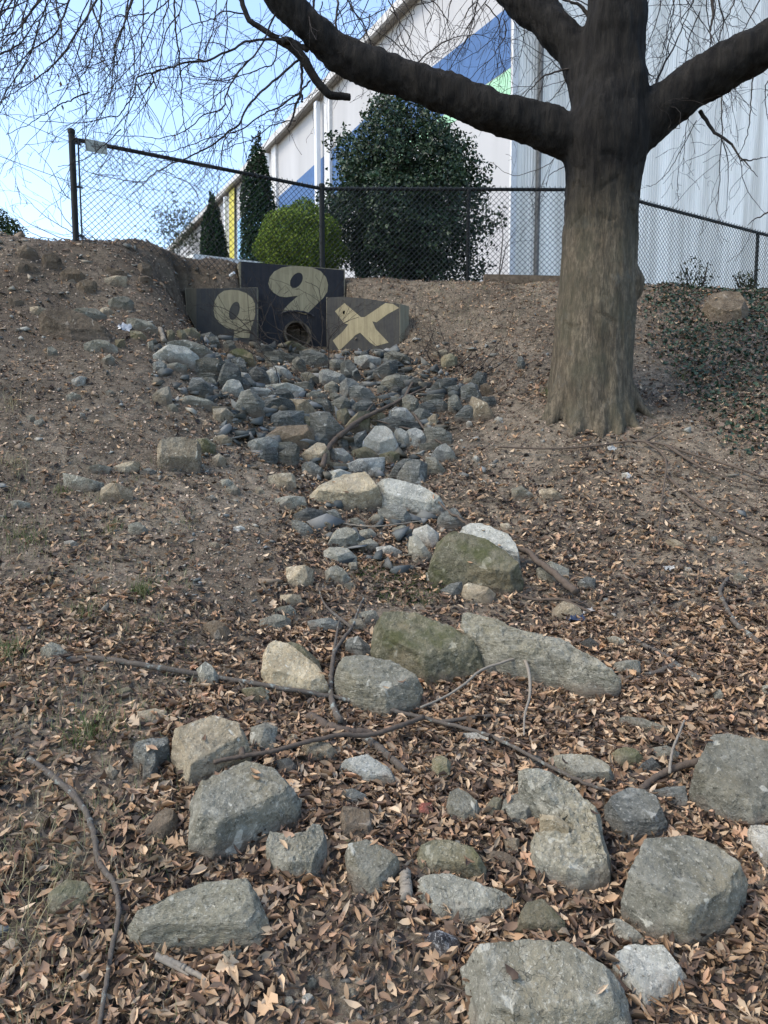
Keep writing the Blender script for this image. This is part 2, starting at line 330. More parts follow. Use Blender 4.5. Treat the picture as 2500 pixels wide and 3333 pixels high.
def rock(z, pts, c='g', up=.55, hh=.34, front=.30, cen=None, lift=0, ridge=None, grow_=1.0, prou=.05, nf=None, keep=False, name='rock', label=None, cat='rock', sub=None, tilt=None):
    sp_ = src(z, pts); r_ = np.random.default_rng(int(abs(sp_.sum() * 7)) % 100000)
    sp_ = sp_.mean(0) + (sp_ - sp_.mean(0)) * grow_
    lo = sp_[np.argmax(sp_[:, 1])]; cpx = sp_.mean(0) if cen is None else src(z, [cen])[0]
    P0 = hit(.5 * lo[0] + .5 * cpx[0], lo[1]) + np.array([0, 0, lift])
    gn = GN(np.array([P0[0]]), np.array([P0[1]]), .25)[0]; tc = np.array([0, 0, CZ]) - P0; tc /= np.linalg.norm(tc)
    n = gn * up + tc * (1 - up); n /= np.linalg.norm(n); wpx = math.sqrt(np.ptp(sp_[:, 0]) * np.ptp(sp_[:, 1])) / FPX * P0[1]; P0 = P0 + n * (.018 + prou * wpx)
    e1 = np.cross(np.array([0, 0, 1.0]), n); e1 /= np.linalg.norm(e1)
    if e1[0] < 0: e1 = -e1
    e2 = np.cross(n, e1)
    if e2[2] < 0: e2 = -e2
    def onplane(q):
        r = ray(*q); t = np.dot(P0 - np.array([0, 0, CZ]), n) / np.dot(r, n); return np.array([0, 0, CZ]) + r * t
    W = np.array([onplane(q) for q in sp_]); C = onplane(cpx)
    L = np.stack([(W - C) @ e1, (W - C) @ e2], 1)
    ym = L[:, 1].min(); L[:, 1] = ym + (L[:, 1] - ym) * (1 - .33 * hh)
    area = .5 * abs(np.dot(L[:, 0], np.roll(L[:, 1], 1)) - np.dot(L[:, 1], np.roll(L[:, 0], 1))); s = math.sqrt(area + 1e-6)
    spx = math.sqrt(area) / max(P0[1], 1) * 1597
    NT = int(np.clip(spx * 1.1, 38, 150)); NR = int(np.clip(spx * .34, 7, 44))
    A, B = L, np.roll(L, -1, 0)
    if cen is None and (spx < 62 or nf is None) and not keep:      # small stones: crisp angular hulls over the traced outline
        Lq = [q for q in L]; tgt = 8 if spx > 62 else 6
        while len(Lq) > tgt:              # keep only the corners that matter, so the stone stays angular
            ar = [abs(np.cross(Lq[k] - Lq[k - 1], Lq[(k + 1) % len(Lq)] - Lq[k - 1])) for k in range(len(Lq))]; Lq.pop(int(np.argmin(ar)))
        L = np.array(Lq) * (1.015 if spx > 62 else 1.05); Hh = hh * s; bm = bmesh.new(); ym_, yM_ = L[:, 1].min(), L[:, 1].max()
        for q in L: bm.verts.new(tuple(C + e1 * q[0] + e2 * q[1] + n * r_.uniform(-.10, .12) * Hh))
        big = spx >= 62; cl_ = np.array([L[:, 0].mean(), L[:, 1].mean()])
        if big or r_.random() < .55:       # slab with a flat, tilted top and broken sides
            sc = r_.uniform(.78, .86) if big else r_.uniform(.5, .75); tl = r_.normal(0, .10, 2) + [0, -.06]; sh_ = (yM_ - ym_) * (.13 if big else .12)
            for q in L:
                p2 = cl_ + (q - cl_) * sc * r_.uniform(.9, 1.08) + [0, sh_]; bm.verts.new(tuple(C + e1 * p2[0] + e2 * p2[1] + n * Hh * ((.80 if big else .9) + (p2 - cl_) @ tl / s * 2 + r_.normal(0, .03))))
        else:                             # splinter with a ridge in any direction
            an_ = r_.uniform(0, math.pi); dv_ = np.array([math.cos(an_), math.sin(an_)]); rl = min(np.ptp(L[:, 0]), np.ptp(L[:, 1])) * .45
            for t in (-.5, .0, .5): q = cl_ + dv_ * rl * t + r_.normal(0, .05, 2) * s + [0, .05 * s]; bm.verts.new(tuple(C + e1 * q[0] + e2 * q[1] + n * Hh * r_.uniform(.7, 1.35)))
            for _ in range(2): q = cl_ + (L[r_.integers(0, len(L))] - cl_) * r_.uniform(.45, .8); bm.verts.new(tuple(C + e1 * q[0] + e2 * q[1] + n * Hh * r_.uniform(.4, .8)))
        for q in L:
            P_ = C + e1 * q[0] * .97 + e2 * q[1] * .95; bm.verts.new((P_[0], P_[1], min(float(H(P_[0], P_[1])) - .04, P_[2] - .03)))
        bmesh.ops.convex_hull(bm, input=bm.verts, use_existing_faces=False); bmesh.ops.delete(bm, geom=[v_ for v_ in bm.verts if not v_.link_faces], context='VERTS')
        bmesh.ops.dissolve_limit(bm, angle_limit=.12, verts=bm.verts, edges=bm.edges)
        bmesh.ops.bevel(bm, geom=list(bm.edges), offset=(.010 if big else .014) * s, segments=1, affect='EDGES', clamp_overlap=True)
        bmesh.ops.triangulate(bm, faces=bm.faces)
        lv = .035 if spx > 120 else .05 if big else .09
        for it in range(5 if big else 2 if spx > 16 else 1):
            le = [e for e in bm.edges if e.calc_length() > lv * s * (1.6 if it < 3 else 1.2)]
            if not le: break
            bmesh.ops.subdivide_edges(bm, edges=le, cuts=1, use_grid_fill=True); bmesh.ops.triangulate(bm, faces=bm.faces)
        sv = r_.random(3) * 50; bm.normal_update(); cc = []
        for v_ in bm.verts:
            p_ = np.array(v_.co)
            if big: a_ = fbm(tuple(p_ * 2.4 / s + sv), 3) * .014 + (.22 - abs(fbm(tuple(p_ * 5 / s + sv[::-1]), 4))) * .030 + fbm(tuple(p_ * 16 / s + sv), 3) * .008
            else: a_ = fbm(tuple(p_ * 5 / s + sv), 3) * .016
            cc.append((v_, v_.normal.copy() * (a_ * s)))
        for v_, dv in cc: v_.co += dv
        if big:
            bm.normal_update(); up_v = [v_ for v_ in bm.verts if v_.normal.dot(Vector(n)) > .7]
            for _ in range(int(r_.integers(0, 3))):
                if up_v: TOPL.append(np.array(up_v[int(r_.integers(0, len(up_v)))].co) + n * .006)
        org = np.array([C[0], C[1], float(H(C[0], C[1]))])
        for v_ in bm.verts: v_.co -= Vector(org)
        me = bpy.data.meshes.new(name); bm.to_mesh(me); bm.free(); me.materials.append(RM[c])
        if big: me.polygons.foreach_set('use_smooth', np.ones(len(me.polygons), bool)); me.set_sharp_from_angle(angle=math.radians(27))
        _ = 0; o = bpy.data.objects.new(name, me); o.location = tuple(org); link(o)
        cD = sp_.mean(0) / 1.507; ROCKS.append([o, cD, (np.ptp(sp_[:, 0]) / 1.507, np.ptp(sp_[:, 1]) / 1.507), c, s, label, cat]); o['category'] = cat
        if label: o['label'] = label
        return o
    # star-shaped radius
    th = np.linspace(0, 2 * math.pi, NT, endpoint=False); dirs = np.stack([np.cos(th), np.sin(th)], 1); rad = np.zeros(NT)
    for i in range(len(A)):
        d = B[i] - A[i]; den = dirs[:, 0] * d[1] - dirs[:, 1] * d[0]; den = np.where(abs(den) < 1e-9, 1e-9, den)
        t = (A[i, 0] * d[1] - A[i, 1] * d[0]) / den; k = (A[i, 0] * dirs[:, 1] - A[i, 1] * dirs[:, 0]) / den
        ok = (t > 0) & (k >= -1e-6) & (k <= 1 + 1e-6); rad = np.where(ok & ((rad == 0) | (t > rad)), t, rad)
    bad = rad == 0; rad[bad] = s * .4
    so_ = r_.random(3) * 50
    jit = np.array([fbm((dirs[i, 0] * 2.5 + so_[0], dirs[i, 1] * 2.5 + so_[1], so_[2]), 4) for i in range(NT)])
    rad = rad * (1 + (.045 if spx > 45 else .008) * jit); rad = .96 * rad + .02 * (np.roll(rad, 1) + np.roll(rad, -1))
    rho = 1 - (1 - np.linspace(0, 1, NR + 1)[1:]) ** 1.35
    P = (dirs[None] * rad[None, :, None] * rho[:, None, None]).reshape(-1, 2); P = np.concatenate([[[0, 0]], P])
    en = np.stack([B[:, 1] - A[:, 1], A[:, 0] - B[:, 0]], 1); en /= np.linalg.norm(en, axis=1)[:, None] + 1e-9
    mid = (A + B) / 2; en *= np.sign((en * mid).sum(1))[:, None]
    Hh = hh * s; yy = P[:, 1]; y0_, y1_ = L[:, 1].min(), L[:, 1].max(); yr = y0_ + (y1_ - y0_) * ((r_.uniform(.28, .55) if up < .6 else r_.uniform(.12, .28)) if ridge is None else ridge); tl = r_.normal(0, .18)
    yq = yy - yr - P[:, 0] * tl
    flat = up > .57 and spx > 45
    wdt = s * ((.025 if flat else .05) + (.5 if flat else 1.) * front * np.maximum(0, -en[:, 1]) ** 1.2 * r_.uniform(.6, 1.3, len(A)) + (.06 if flat else .09) * r_.random(len(A)))
    dd = segdist(P, A, B); h = (Hh * dd / wdt[None]).min(1)
    tv = r_.normal(0, .18, 2) if tilt is None else np.array(tilt)
    h = np.minimum(h, Hh * (.95 + P @ tv / s)); h = np.minimum(h, np.where(yq > 0, Hh - yq / (y1_ - yr) * Hh * (r_.uniform(.0, .25) if flat else r_.uniform(.35, .75)), Hh + yq / (yr - y0_) * Hh * .85))
    for _ in range(4 if nf is None else nf):
        a_ = r_.uniform(0, 2 * math.pi); dv = np.array([math.cos(a_), math.sin(a_)]); h = np.minimum(h, Hh * (r_.uniform(.85, 1.3) + (P @ dv) / s * (r_.uniform(.3, 1.0) if flat else r_.uniform(.6, 2.2))))
    edge = np.minimum(1, dd.min(1) / (.1 * s))
    top = C + P[:, :1] * e1 + P[:, 1:] * e2
    nz = np.array([fbm(tuple(q * 2.2 / s + so_), 5) for q in top]); nz2 = np.array([fbm(tuple(q * 14 / s + so_), 3) for q in top]) if spx > 30 else 0
    nz3 = np.array([fbm(tuple(q * 4.5 / s + so_[::-1]), 4) for q in top])
    top = top + n * (np.maximum(h, -.1) + ((.055 if spx > 45 else .015) * nz + (.065 if spx > 45 else .012) * (np.abs(nz3) - .25) * -1 + .024 * nz2) * s * (.25 + .75 * edge) )[:, None]
    rim = top[-NT:]; gz = H(rim[:, 0], rim[:, 1]); cxy = C[:2]
    V = [top]; F = [(0, 1 + j, 1 + (j + 1) % NT) for j in range(NT)]
    for k in range(NR - 1):
        b0 = 1 + k * NT; F += [(b0 + j, b0 + NT + j, b0 + NT + (j + 1) % NT, b0 + (j + 1) % NT) for j in range(NT)]
    nv = len(top); prev = nv - NT
    zb = np.minimum(gz - .05, rim[:, 2] - .03); zmin = zb.mean() - .05 * s
    for t, sh in ((.3, 1.0), (.65, .97), (1.0, .88)):
        q = rim.copy(); q[:, :2] = cxy + (rim[:, :2] - cxy) * sh; q[:, 2] = rim[:, 2] * (1 - t) + zb * t
        q += np.array([fbm(tuple(p_ * 4 / s + so_), 2) for p_ in q])[:, None] * n * .02 * s
        V.append(q); F += [(prev + j, nv + j, nv + (j + 1) % NT, prev + (j + 1) % NT) for j in range(NT)]; prev = nv; nv += NT
    V.append(np.array([[C[0], C[1], zmin]])); F += [(nv, prev + (j + 1) % NT, prev + j) for j in range(NT)]
    V = np.concatenate(V); org = np.array([C[0], C[1], float(H(C[0], C[1]))])
    if spx > 55 and 'lift' is not None:
        cand = np.where((P[:, 1] > y0_ * .2) & (edge > .5))[0]
        for _ in range(int(r_.integers(0, 4))):
            if len(cand): TOPL.append(top[cand[r_.integers(0, len(cand))]] + n * .006)
    o = mesh_obj(name, V, F, RM[c], smooth=spx > 45, origin=org)
    if spx > 45: o.data.set_sharp_from_angle(angle=math.radians(22))
    cD = sp_.mean(0) / 1.507; ww = np.ptp(sp_[:, 0]) / 1.507; hh_ = np.ptp(sp_[:, 1]) / 1.507
    ROCKS.append([o, cD, (ww, hh_), c, s, label, cat]); o['category'] = cat
    if label: o['label'] = label
    return o
def R(z, c, *pls, **k):
    for p in pls: rock(z, p, c, **k)
# ---- foreground, traced one by one
F1 = dict(up=.62)
rock('Z5', [(1110,225),(1180,235),(1260,280),(1330,350),(1355,400),(1330,460),(1200,545),(1100,610),(960,680),(880,670),(850,620),(865,540),(870,470),(850,430),(860,380),(930,330),(1010,290)], 'g', label='large rough grey boulder with a tan lower face leaning on the cream boulder', front=.38, name='boulder', cat='boulder', **F1)
rock('Z5', [(950,55),(1040,90),(1100,110),(1130,190),(1080,215),(990,240),(960,290),(850,350),(815,290),(770,200),(775,140),(860,85)], 'c', label='cream yellowish boulder right behind the largest grey boulder on the left', name='boulder', cat='boulder', **F1)
rock('Z5', [(1130,80),(1190,60),(1245,85),(1260,140),(1235,185),(1170,195),(1125,150)], 'g', label='round grey stone just right of the cream boulder', **F1)
rock('Z5', [(600,160),(680,135),(760,125),(765,190),(715,220),(710,280),(680,335),(640,325),(640,260),(600,200)], 'b', keep=True, label='bone-shaped grey stone standing left of the cream boulder', **F1)
rock('Z5', [(580,985),(660,930),(800,880),(940,810),(1060,785),(1140,800),(1160,850),(1200,920),(1225,990),(1190,1040),(1170,1080),(1060,1065),(960,1040),(860,1035),(740,1055),(620,1060),(585,1020)], 's', label='long wedge-shaped grey slab with pale bands, pointed left end, near the bottom left', front=.42, hh=.3, name='boulder', cat='boulder', **F1)
rock('Z5', [(1215,545),(1260,555),(1320,575),(1370,560),(1400,520),(1450,520),(1470,570),(1475,640),(1440,700),(1400,770),(1340,775),(1260,745),(1215,690),(1195,610)], 'g', keep=True, label='heart-shaped grey stone with a notched top right of the largest left boulder', **F1)
rock('D', [(745,1835),(790,1818),(830,1835),(862,1860),(838,1890),(820,1925),(795,1930),(768,1910),(750,1870)], 'g', label='grey stone tapering to a point at its right side, below the square mossy block', **F1)
rock('D', [(735,1750),(805,1752),(806,1790),(800,1808),(740,1806),(733,1780)], 'n', label='square dark mossy block with a flat top above the pointed grey stone', **F1)
rock('Z5', [(1230,240),(1300,225),(1345,275),(1325,330),(1290,320)], 'd', label='dark grey stone tucked behind the top right of the largest left boulder', **F1)
rock('Z5', [(1350,185),(1420,160),(1490,175),(1515,200),(1480,235),(1390,240)], 't', label='tan flattish stone under the dark fallen branch, right of the round grey stone', **F1)
rock('Z5', [(1293,140),(1305,118),(1330,118),(1342,140),(1325,163),(1300,160)], 'c', label='small round cream pebble between the round grey stone and the tan flat stone', name='pebble', cat='pebble', **F1)
rock('D', [(732,1652),(790,1640),(850,1672),(857,1700),(800,1695),(760,1680)], 'p', label='flat light grey stone with a thin shape, left of the thick fallen stick', **F1)
rock('D', [(722,1705),(760,1700),(790,1715),(788,1738),(750,1735)], 'b', label='blue-grey stone just above the square mossy block', **F1)
rock('Z5', [(690,500),(750,450),(800,480),(790,540),(730,590),(640,580)], 'n', label='dark reddish-brown stone sunk in soil left of the largest left boulder', **F1)
rock('Z5', [(1000,1090),(1085,1080),(1080,1130),(1010,1190),(985,1150)], 'g', label='small grey stone poking out under the long wedge-shaped slab', **F1)
rock('Z5', [(470,280),(500,255),(530,290),(510,320),(475,315)], 't', label='small tan stone among leaves left of the bone-shaped stone', **F1)
rock('Z5', [(215,840),(300,780),(400,800),(430,850),(370,900),(270,925),(215,900)], 'o', label='dark mossy lump half buried right of the fallen stick end, lower left', hh=.15, **F1)
rock('Z5', [(620,20),(700,5),(750,20),(720,60),(650,80),(620,60)], 't', label='flat tan stone in bare soil above the bone-shaped stone', hh=.12, **F1)
rock('Z5', [(1520,600),(1590,592),(1640,605),(1600,628),(1530,620)], 'o', label='thin mossy flake directly under the square mossy block', hh=.15, **F1)
for (x, y, r), t in zip([(1395, 1230, 31), (1300, 1325, 28), (1385, 1312, 27), (1585, 1285, 28), (655, 1380, 28), (1235, 830, 26), (560, 910, 20)],
    ['round grey pebble, topmost of the three below the wedge slab', 'grey pebble, leftmost of the two side by side at the bottom', 'pale grey pebble under the topmost round pebble near the bottom', 'round grey pebble at the bottom, left of the broadest boulder', 'round grey pebble at the bottom left under the wedge slab', 'small white angular stone right of the wedge slab top', 'small grey pebble against the curved stick, lower left']):
    rock('Z5', [(x + r * math.cos(a) * (1 + .15 * math.sin(3 * a + x)), y + r * .9 * math.sin(a)) for a in np.linspace(0, 6, 8)], 'w' if 'white' in t else 'p' if 'pale' in t else 'g', label=t, name='pebble', cat='pebble', hh=.35, **F1)
rock('Z6', [(615,250),(700,245),(800,285),(860,320),(900,380),(960,440),(975,530),(1000,620),(1005,700),(950,740),(860,765),(780,750),(720,710),(670,650),(670,560),(690,515),(760,505),(820,515),(790,470),(735,440),(710,390),(630,330)], 'g', cen=(850, 480), label='long curved grey boulder with a notch holding a cream stone', name='boulder', cat='boulder', front=.12, hh=.15, tilt=(0, 0), ridge=.10, nf=0, **F1)
rock('Z6', [(712,440),(740,433),(790,450),(832,490),(828,515),(780,505),(715,470)], 'c', label='cream elongated stone lying in the notch of the curved boulder', lift=.17, **F1)
rock('Z6', [(980,400),(1020,370),(1080,348),(1150,360),(1200,400),(1240,470),(1200,520),(1120,545),(1050,550),(1010,520),(978,460)], 'b', label='rounded blue-grey boulder right of the curved boulder', name='boulder', cat='boulder', **F1)
rock('Z6', [(1130,600),(1200,560),(1300,545),(1400,560),(1460,590),(1520,640),(1570,700),(1575,750),(1500,860),(1400,950),(1320,995),(1250,980),(1180,940),(1120,880),(1105,830),(1050,790),(1060,720),(1090,660)], 'g', label='big blocky grey boulder with a dished flat top and tan front face, lower right', front=.45, hh=.36, name='boulder', cat='boulder', **F1)
rock('Z6', [(1390,200),(1420,165),(1500,150),(1600,160),(1700,190),(1720,330),(1700,440),(1650,495),(1600,490),(1500,440),(1420,410),(1360,380),(1335,330),(1370,260)], 'g', label='large flat-faced grey boulder cut by the right edge of the photo', front=.2, name='boulder', cat='boulder', **F1)
rock('Z6', [(1575,505),(1640,495),(1720,520),(1700,640),(1655,655),(1620,620),(1600,560)], 'w', label='whitish stone at the right edge below the large flat-faced boulder', **F1)
rock('Z6', [(1005,1040),(1070,1005),(1150,1000),(1230,1010),(1290,1060),(1320,1110),(1300,1160),(1220,1200),(1150,1245),(1120,1200),(1080,1130),(1020,1080)], 'p', label='smooth pale grey slab with a flat top beside the broadest bottom boulder', tilt=(0, 0), front=.14, hh=.16, name='boulder', cat='boulder', **F1)
rock('Z6', [(385,1040),(500,1010),(620,995),(740,1005),(840,1010),(900,1050),(980,1090),(1050,1130),(1085,1200),(1090,1330),(900,1420),(600,1450),(440,1400),(440,1300),(400,1170),(370,1120)], 'g', label='broadest boulder at the bottom edge, glittering white-flecked grey', front=.2, name='boulder', cat='boulder', tilt=(.25, .1), **F1)
rock('Z6', [(205,710),(260,700),(330,705),(400,730),(500,760),(610,800),(560,840),(480,880),(400,895),(310,890),(270,880),(240,830),(205,770)], 'g', label='flat triangular grey slab pointing right, below the dark mossy slab', tilt=(0, .1), hh=.16, **F1)
rock('Z6', [(200,600),(260,570),(330,565),(400,590),(450,610),(490,670),(480,715),(430,715),(350,695),(270,690),(210,650)], 'o', label='dark mossy slab just above the flat triangular grey slab', **F1)
rock('Z6', [(235,930),(290,912),(340,935),(385,945),(385,1000),(355,1055),(300,1040),(235,980)], 'k', label='glittering black lump above the broadest bottom boulder', hh=.5, **F1)
rock('Z6', [(620,880),(650,830),(720,805),(780,850),(815,890),(810,940),(740,930),(680,945),(605,945)], 'o', label='peaked olive-grey stone half covered by leaves right of the triangular slab', **F1)
rock('Z6', [(1000,880),(1040,885),(1100,920),(1145,965),(1080,980),(1020,935)], 'g', label='small slanted grey stone at the lower left foot of the big blocky boulder', **F1)
rock('Z6', [(750,210),(830,205),(920,220),(990,250),(1020,280),(1010,310),(940,320),(860,315),(800,270)], 'g', label='long low grey stone behind the upper end of the curved boulder', **F1)
rock('Z6', [(1010,190),(1060,170),(1120,180),(1145,215),(1110,245),(1040,245),(1010,225)], 'o', label='rounded mossy stone behind the long low grey stone', **F1)
rock('Z6', [(1165,350),(1240,330),(1315,325),(1325,400),(1290,415),(1230,380)], 'b', label='flat blue-grey slab wedged left of the right-edge boulder', hh=.14, **F1)
rock('Z6', [(330,370),(370,345),(420,380),(460,415),(450,460),(400,490),(330,450),(320,410)], 'g', label='angular grey stone right of the red brick piece', **F1)
rock('Z6', [(490,400),(520,365),(550,375),(545,430),(510,455),(485,440)], 'o', label='narrow dark mossy stone left of the round greenish stone', **F1)
rock('Z6', [(560,380),(620,360),(670,370),(685,430),(660,480),(600,485),(550,430)], 'g', label='round grey stone left of the cream stone and curved boulder', **F1)
rock('Z6', [(265,210),(300,195),(340,225),(335,280),(290,290),(262,255)], 'o', label='small dark stone above the red brick piece, right of the thick stick', **F1)
rock('Z6', [(205,400),(260,393),(268,450),(215,458)], 'r', label='broken piece of red brick lying in the leaves', name='brick', cat='brick', hh=.4, **F1)
rock('Z6', [(1120,250),(1180,205),(1215,245),(1150,290)], 'd', label='small dark bluish stone below the rounded mossy stone', **F1)
rock('Z6', [(490,600),(560,600),(630,640),(620,670),(560,650),(490,640)], 'n', label='brownish flat stone left of the lower part of the curved boulder', hh=.12, **F1)
rock('Z6', [(560,535),(625,545),(620,600),(570,590)], 't', label='small tan stone beside the waist of the curved boulder', **F1)
rock('Z6', [(390,110),(470,105),(530,130),(510,155),(440,150)], 'w', label='flat whitish stone lying alone in leaves under the long branch', hh=.12, **F1)
rock('Z6', [(660,205),(720,205),(715,245),(660,240)], 'd', label='little dark stone touching the left end of the long low grey stone', **F1)
rock('Z6', [(1170,175),(1240,160),(1290,190),(1280,215),(1200,205)], 'g', label='flat grey stone behind the pale upright twig on the right', hh=.12, **F1)
# ---- middle slabs
F2 = dict(up=.58)
rock('Z4', [(170,240),(205,222),(260,240),(320,290),(390,340),(410,385),(350,405),(260,385),(200,360),(165,310)], 'c', label='cream and pink slanting boulder behind the long lichened branch', name='boulder', cat='boulder', **F2)
rock('Z4', [(235,210),(270,195),(320,220),(370,270),(385,320),(330,290),(270,245)], 'o', label='mossy dark stone leaning behind the cream and pink boulder', **F2)
rock('Z4', [(440,290),(510,275),(580,300),(650,300),(700,335),(745,370),(730,410),(680,445),(620,480),(560,450),(500,420),(465,380),(430,330)], 's', label='grey-tan boulder in front of the big mossy slab', name='boulder', cat='boulder', front=.35, **F2)
rock('Z4', [(580,135),(640,118),(720,130),(790,165),(860,190),(880,220),(960,250),(970,295),(900,320),(840,340),(830,370),(760,355),(690,310),(640,285),(590,250),(565,190)], 'o', label='big mossy olive slab left of the long pale slab', name='boulder', cat='boulder', front=.35, **F2)
rock('Z4', [(890,100),(915,85),(980,110),(1060,145),(1150,180),(1230,205),(1300,240),(1380,285),(1430,320),(1475,360),(1465,395),(1400,415),(1320,405),(1270,370),(1250,345),(1170,320),(1090,300),(1010,275),(960,240),(890,210),(885,150)], 's', label='longest layered pale grey slab sloping down to the right', name='boulder', cat='boulder', cen=(1170, 255), front=.22, hh=.2, ridge=.3, nf=1, keep=True, **F2)
R('Z4', 'g', [(1440,280),(1490,268),(1530,275),(1548,300),(1530,320),(1460,325),(1432,310)], [(160,130),(220,110),(270,125),(270,150),(215,165),(165,155)], [(215,85),(270,72),(290,95),(250,105)], [(515,105),(575,92),(590,120),(540,135)], [(1460,480),(1530,490),(1620,520),(1659,540),(1600,540),(1500,510)], **F2)
R('Z4', 'b', [(475,190),(515,180),(555,215),(560,250),(530,275),(490,240),(470,220)], [(335,130),(400,125),(460,140),(450,170),(390,168),(345,155)], **F2)
R('Z4', 'd', [(975,270),(1030,280),(1055,300),(1020,335),(975,320)], **F2)
R('Z4', 't', [(235,45),(305,40),(300,75),(240,75)], [(1215,90),(1250,60),(1310,80),(1320,105),(1280,125),(1215,115)], [(480,135),(530,125),(545,155),(500,165)], **F2)
R('Z4', 'o', [(100,375),(150,368),(200,385),(190,420),(130,415)], **F2)
rock('Z2', [(425,150),(470,130),(500,110),(560,75),(620,55),(690,65),(720,100),(740,150),(755,175),(700,205),(640,215),(570,215),(500,185),(430,180)], 'c', label='large rounded tan-cream boulder at the foot of the rock pile', name='boulder', cat='boulder', hh=.4, front=.4)
rock('Z2', [(725,85),(780,90),(850,110),(930,135),(990,170),(1040,210),(1020,245),(960,240),(880,220),(800,195),(755,160),(730,120)], 'p', label='long rough pale boulder touching the right of the tan-cream boulder', name='boulder', cat='boulder', hh=.35, front=.35)
rock('Z2', [(1000,340),(1060,335),(1150,355),(1220,385),(1290,430),(1350,480),(1385,540),(1340,590),(1270,590),(1200,565),(1130,540),(1060,510),(960,480),(965,440),(975,380)], 'o', label='large smooth olive-grey boulder under the dark bent branch', name='boulder', cat='boulder', hh=.35, front=.35)
rock('Z2', [(1100,310),(1130,280),(1200,290),(1270,330),(1330,370),(1370,430),(1375,480),(1330,470),(1220,420),(1130,370)], 'p', label='rough lichened pale boulder behind the large smooth olive-grey one', name='boulder', cat='boulder')
rock('Z2', [(820,60),(850,20),(900,0),(955,5),(950,60),(930,100),(880,110),(830,90)], 'b', label='blocky blue-grey boulder above the long rough pale boulder', name='boulder', cat='boulder')
R('Z2', 'b', [(780,80),(800,30),(850,-10),(900,-15),(860,25),(825,70)], [(1005,250),(1050,215),(1085,205),(1110,250),(1130,275),(1100,300),(1030,305),(1000,290)], [(735,210),(790,195),(850,215),(880,245),(860,285),(820,280),(780,240),(740,230)], [(495,220),(540,210),(570,250),(565,280),(520,270)], [(345,260),(400,280),(440,310),(430,330),(380,320)], [(1015,580),(1060,545),(1110,535),(1115,590),(1060,615)], [(390,10),(430,5),(490,40),(480,75),(430,60)])
R('Z2', 'w', [(895,300),(960,285),(1005,320),(1000,360),(975,390),(930,360),(890,320)])
R('Z2', 'p', [(490,400),(560,390),(610,400),(635,430),(600,460),(550,470),(495,440)], [(725,385),(790,378),(840,405),(820,425),(740,420)], [(515,40),(560,28),(615,50),(570,90),(525,95)])
R('Z2', 'g', [(875,330),(910,325),(950,370),(975,420),(940,455),(890,430),(870,380)], [(495,370),(530,320),(590,300),(640,320),(645,345),(600,365),(590,390),(500,390)], [(495,490),(540,473),(580,490),(610,530),(580,555),(500,540)], [(640,360),(700,345),(735,370),(720,395),(650,400)], [(650,310),(700,300),(725,325),(700,345),(655,345)], [(690,260),(720,237),(760,250),(755,275),(700,280)], [(270,165),(340,150),(400,155),(410,190),(360,215),(290,205)], [(800,300),(850,290),(885,305),(860,335),(810,330)], [(1335,120),(1380,105),(1430,150),(1400,165),(1340,155)], [(1450,480),(1510,445),(1590,480),(1590,530),(1530,540),(1460,510)], [(600,260),(640,250),(680,280),(650,290)], [(950,500),(1010,497),(1100,525),(1050,545),(960,520)])
R('Z2', 'd', [(355,235),(410,205),(480,215),(490,240),(430,280),(380,270)])
R('Z2', 't', [(240,60),(300,52),(355,60),(365,120),(330,135),(280,105)], [(320,470),(400,460),(440,480),(430,540),(380,570),(330,540)], [(1120,550),(1180,565),(1260,595),(1240,640),(1150,640),(1110,600)], [(1285,280),(1320,278),(1338,300),(1310,310)], [(440,270),(500,255),(520,285),(490,300),(445,300)], [(1460,130),(1530,125),(1560,150),(1520,170),(1465,160)], [(295,600),(380,598),(390,625),(350,645),(300,640)])
R('Z2', 'g', [(600,460),(640,455),(640,485),(610,490)], [(580,555),(610,545),(635,560),(610,580)])
# ---- left slope
R('Z3', 'g', [(380,60),(400,50),(470,90),(550,110),(620,130),(600,165),(520,160),(430,120)], [(770,380),(830,370),(890,410),(860,440),(790,410)], [(1325,110),(1370,100),(1400,130),(1370,150),(1335,145)], [(1355,160),(1400,140),(1440,170),(1430,200),(1380,200)], [(245,1120),(300,1085),(370,1115),(415,1160),(380,1185),(300,1180)], [(1180,1240),(1220,1195),(1270,1230),(1310,1280),(1300,1350),(1220,1350)], [(60,240),(110,230),(180,250),(150,275),(80,270)], [(520,35),(600,20),(670,35),(650,65),(560,60)])
R('Z3', 't', [(610,150),(660,120),(730,130),(790,170),(795,215),(740,240),(660,230),(605,200)], [(680,30),(760,10),(840,5),(820,40),(740,70)], [(1255,490),(1290,480),(1320,500),(1290,520)], [(1530,165),(1560,155),(1585,180),(1550,195)])
R('Z3', 'n', [(1220,975),(1260,955),(1330,960),(1380,1010),(1360,1050),(1290,1060),(1240,1020)])
R('Z3', 'o', [(710,1370),(770,1355),(800,1380),(730,1410)], [(1450,1360),(1530,1350),(1610,1390),(1560,1420),(1470,1400)])
R('Z3', 'b', [(840,60),(890,40),(935,60),(900,80)], [(1235,215),(1280,205),(1310,235),(1260,245)])
R('Z3', 'w', [(385,480),(440,475),(470,495),(420,510)], [(1400,395),(1440,385),(1470,400),(1440,418)])
R('Z3', 'd', [(1030,1120),(1070,1110),(1110,1140),(1060,1150)])
rock('ZL', [(230,600),(270,575),(350,570),(420,590),(500,610),(560,650),(620,680),(665,710),(660,750),(590,745),(500,735),(430,740),(380,700),(300,660),(250,640)], 'n', label='longest dark brown-grey slab on the left slope', name='boulder', cat='boulder', hh=.18, up=.7, prou=.0)
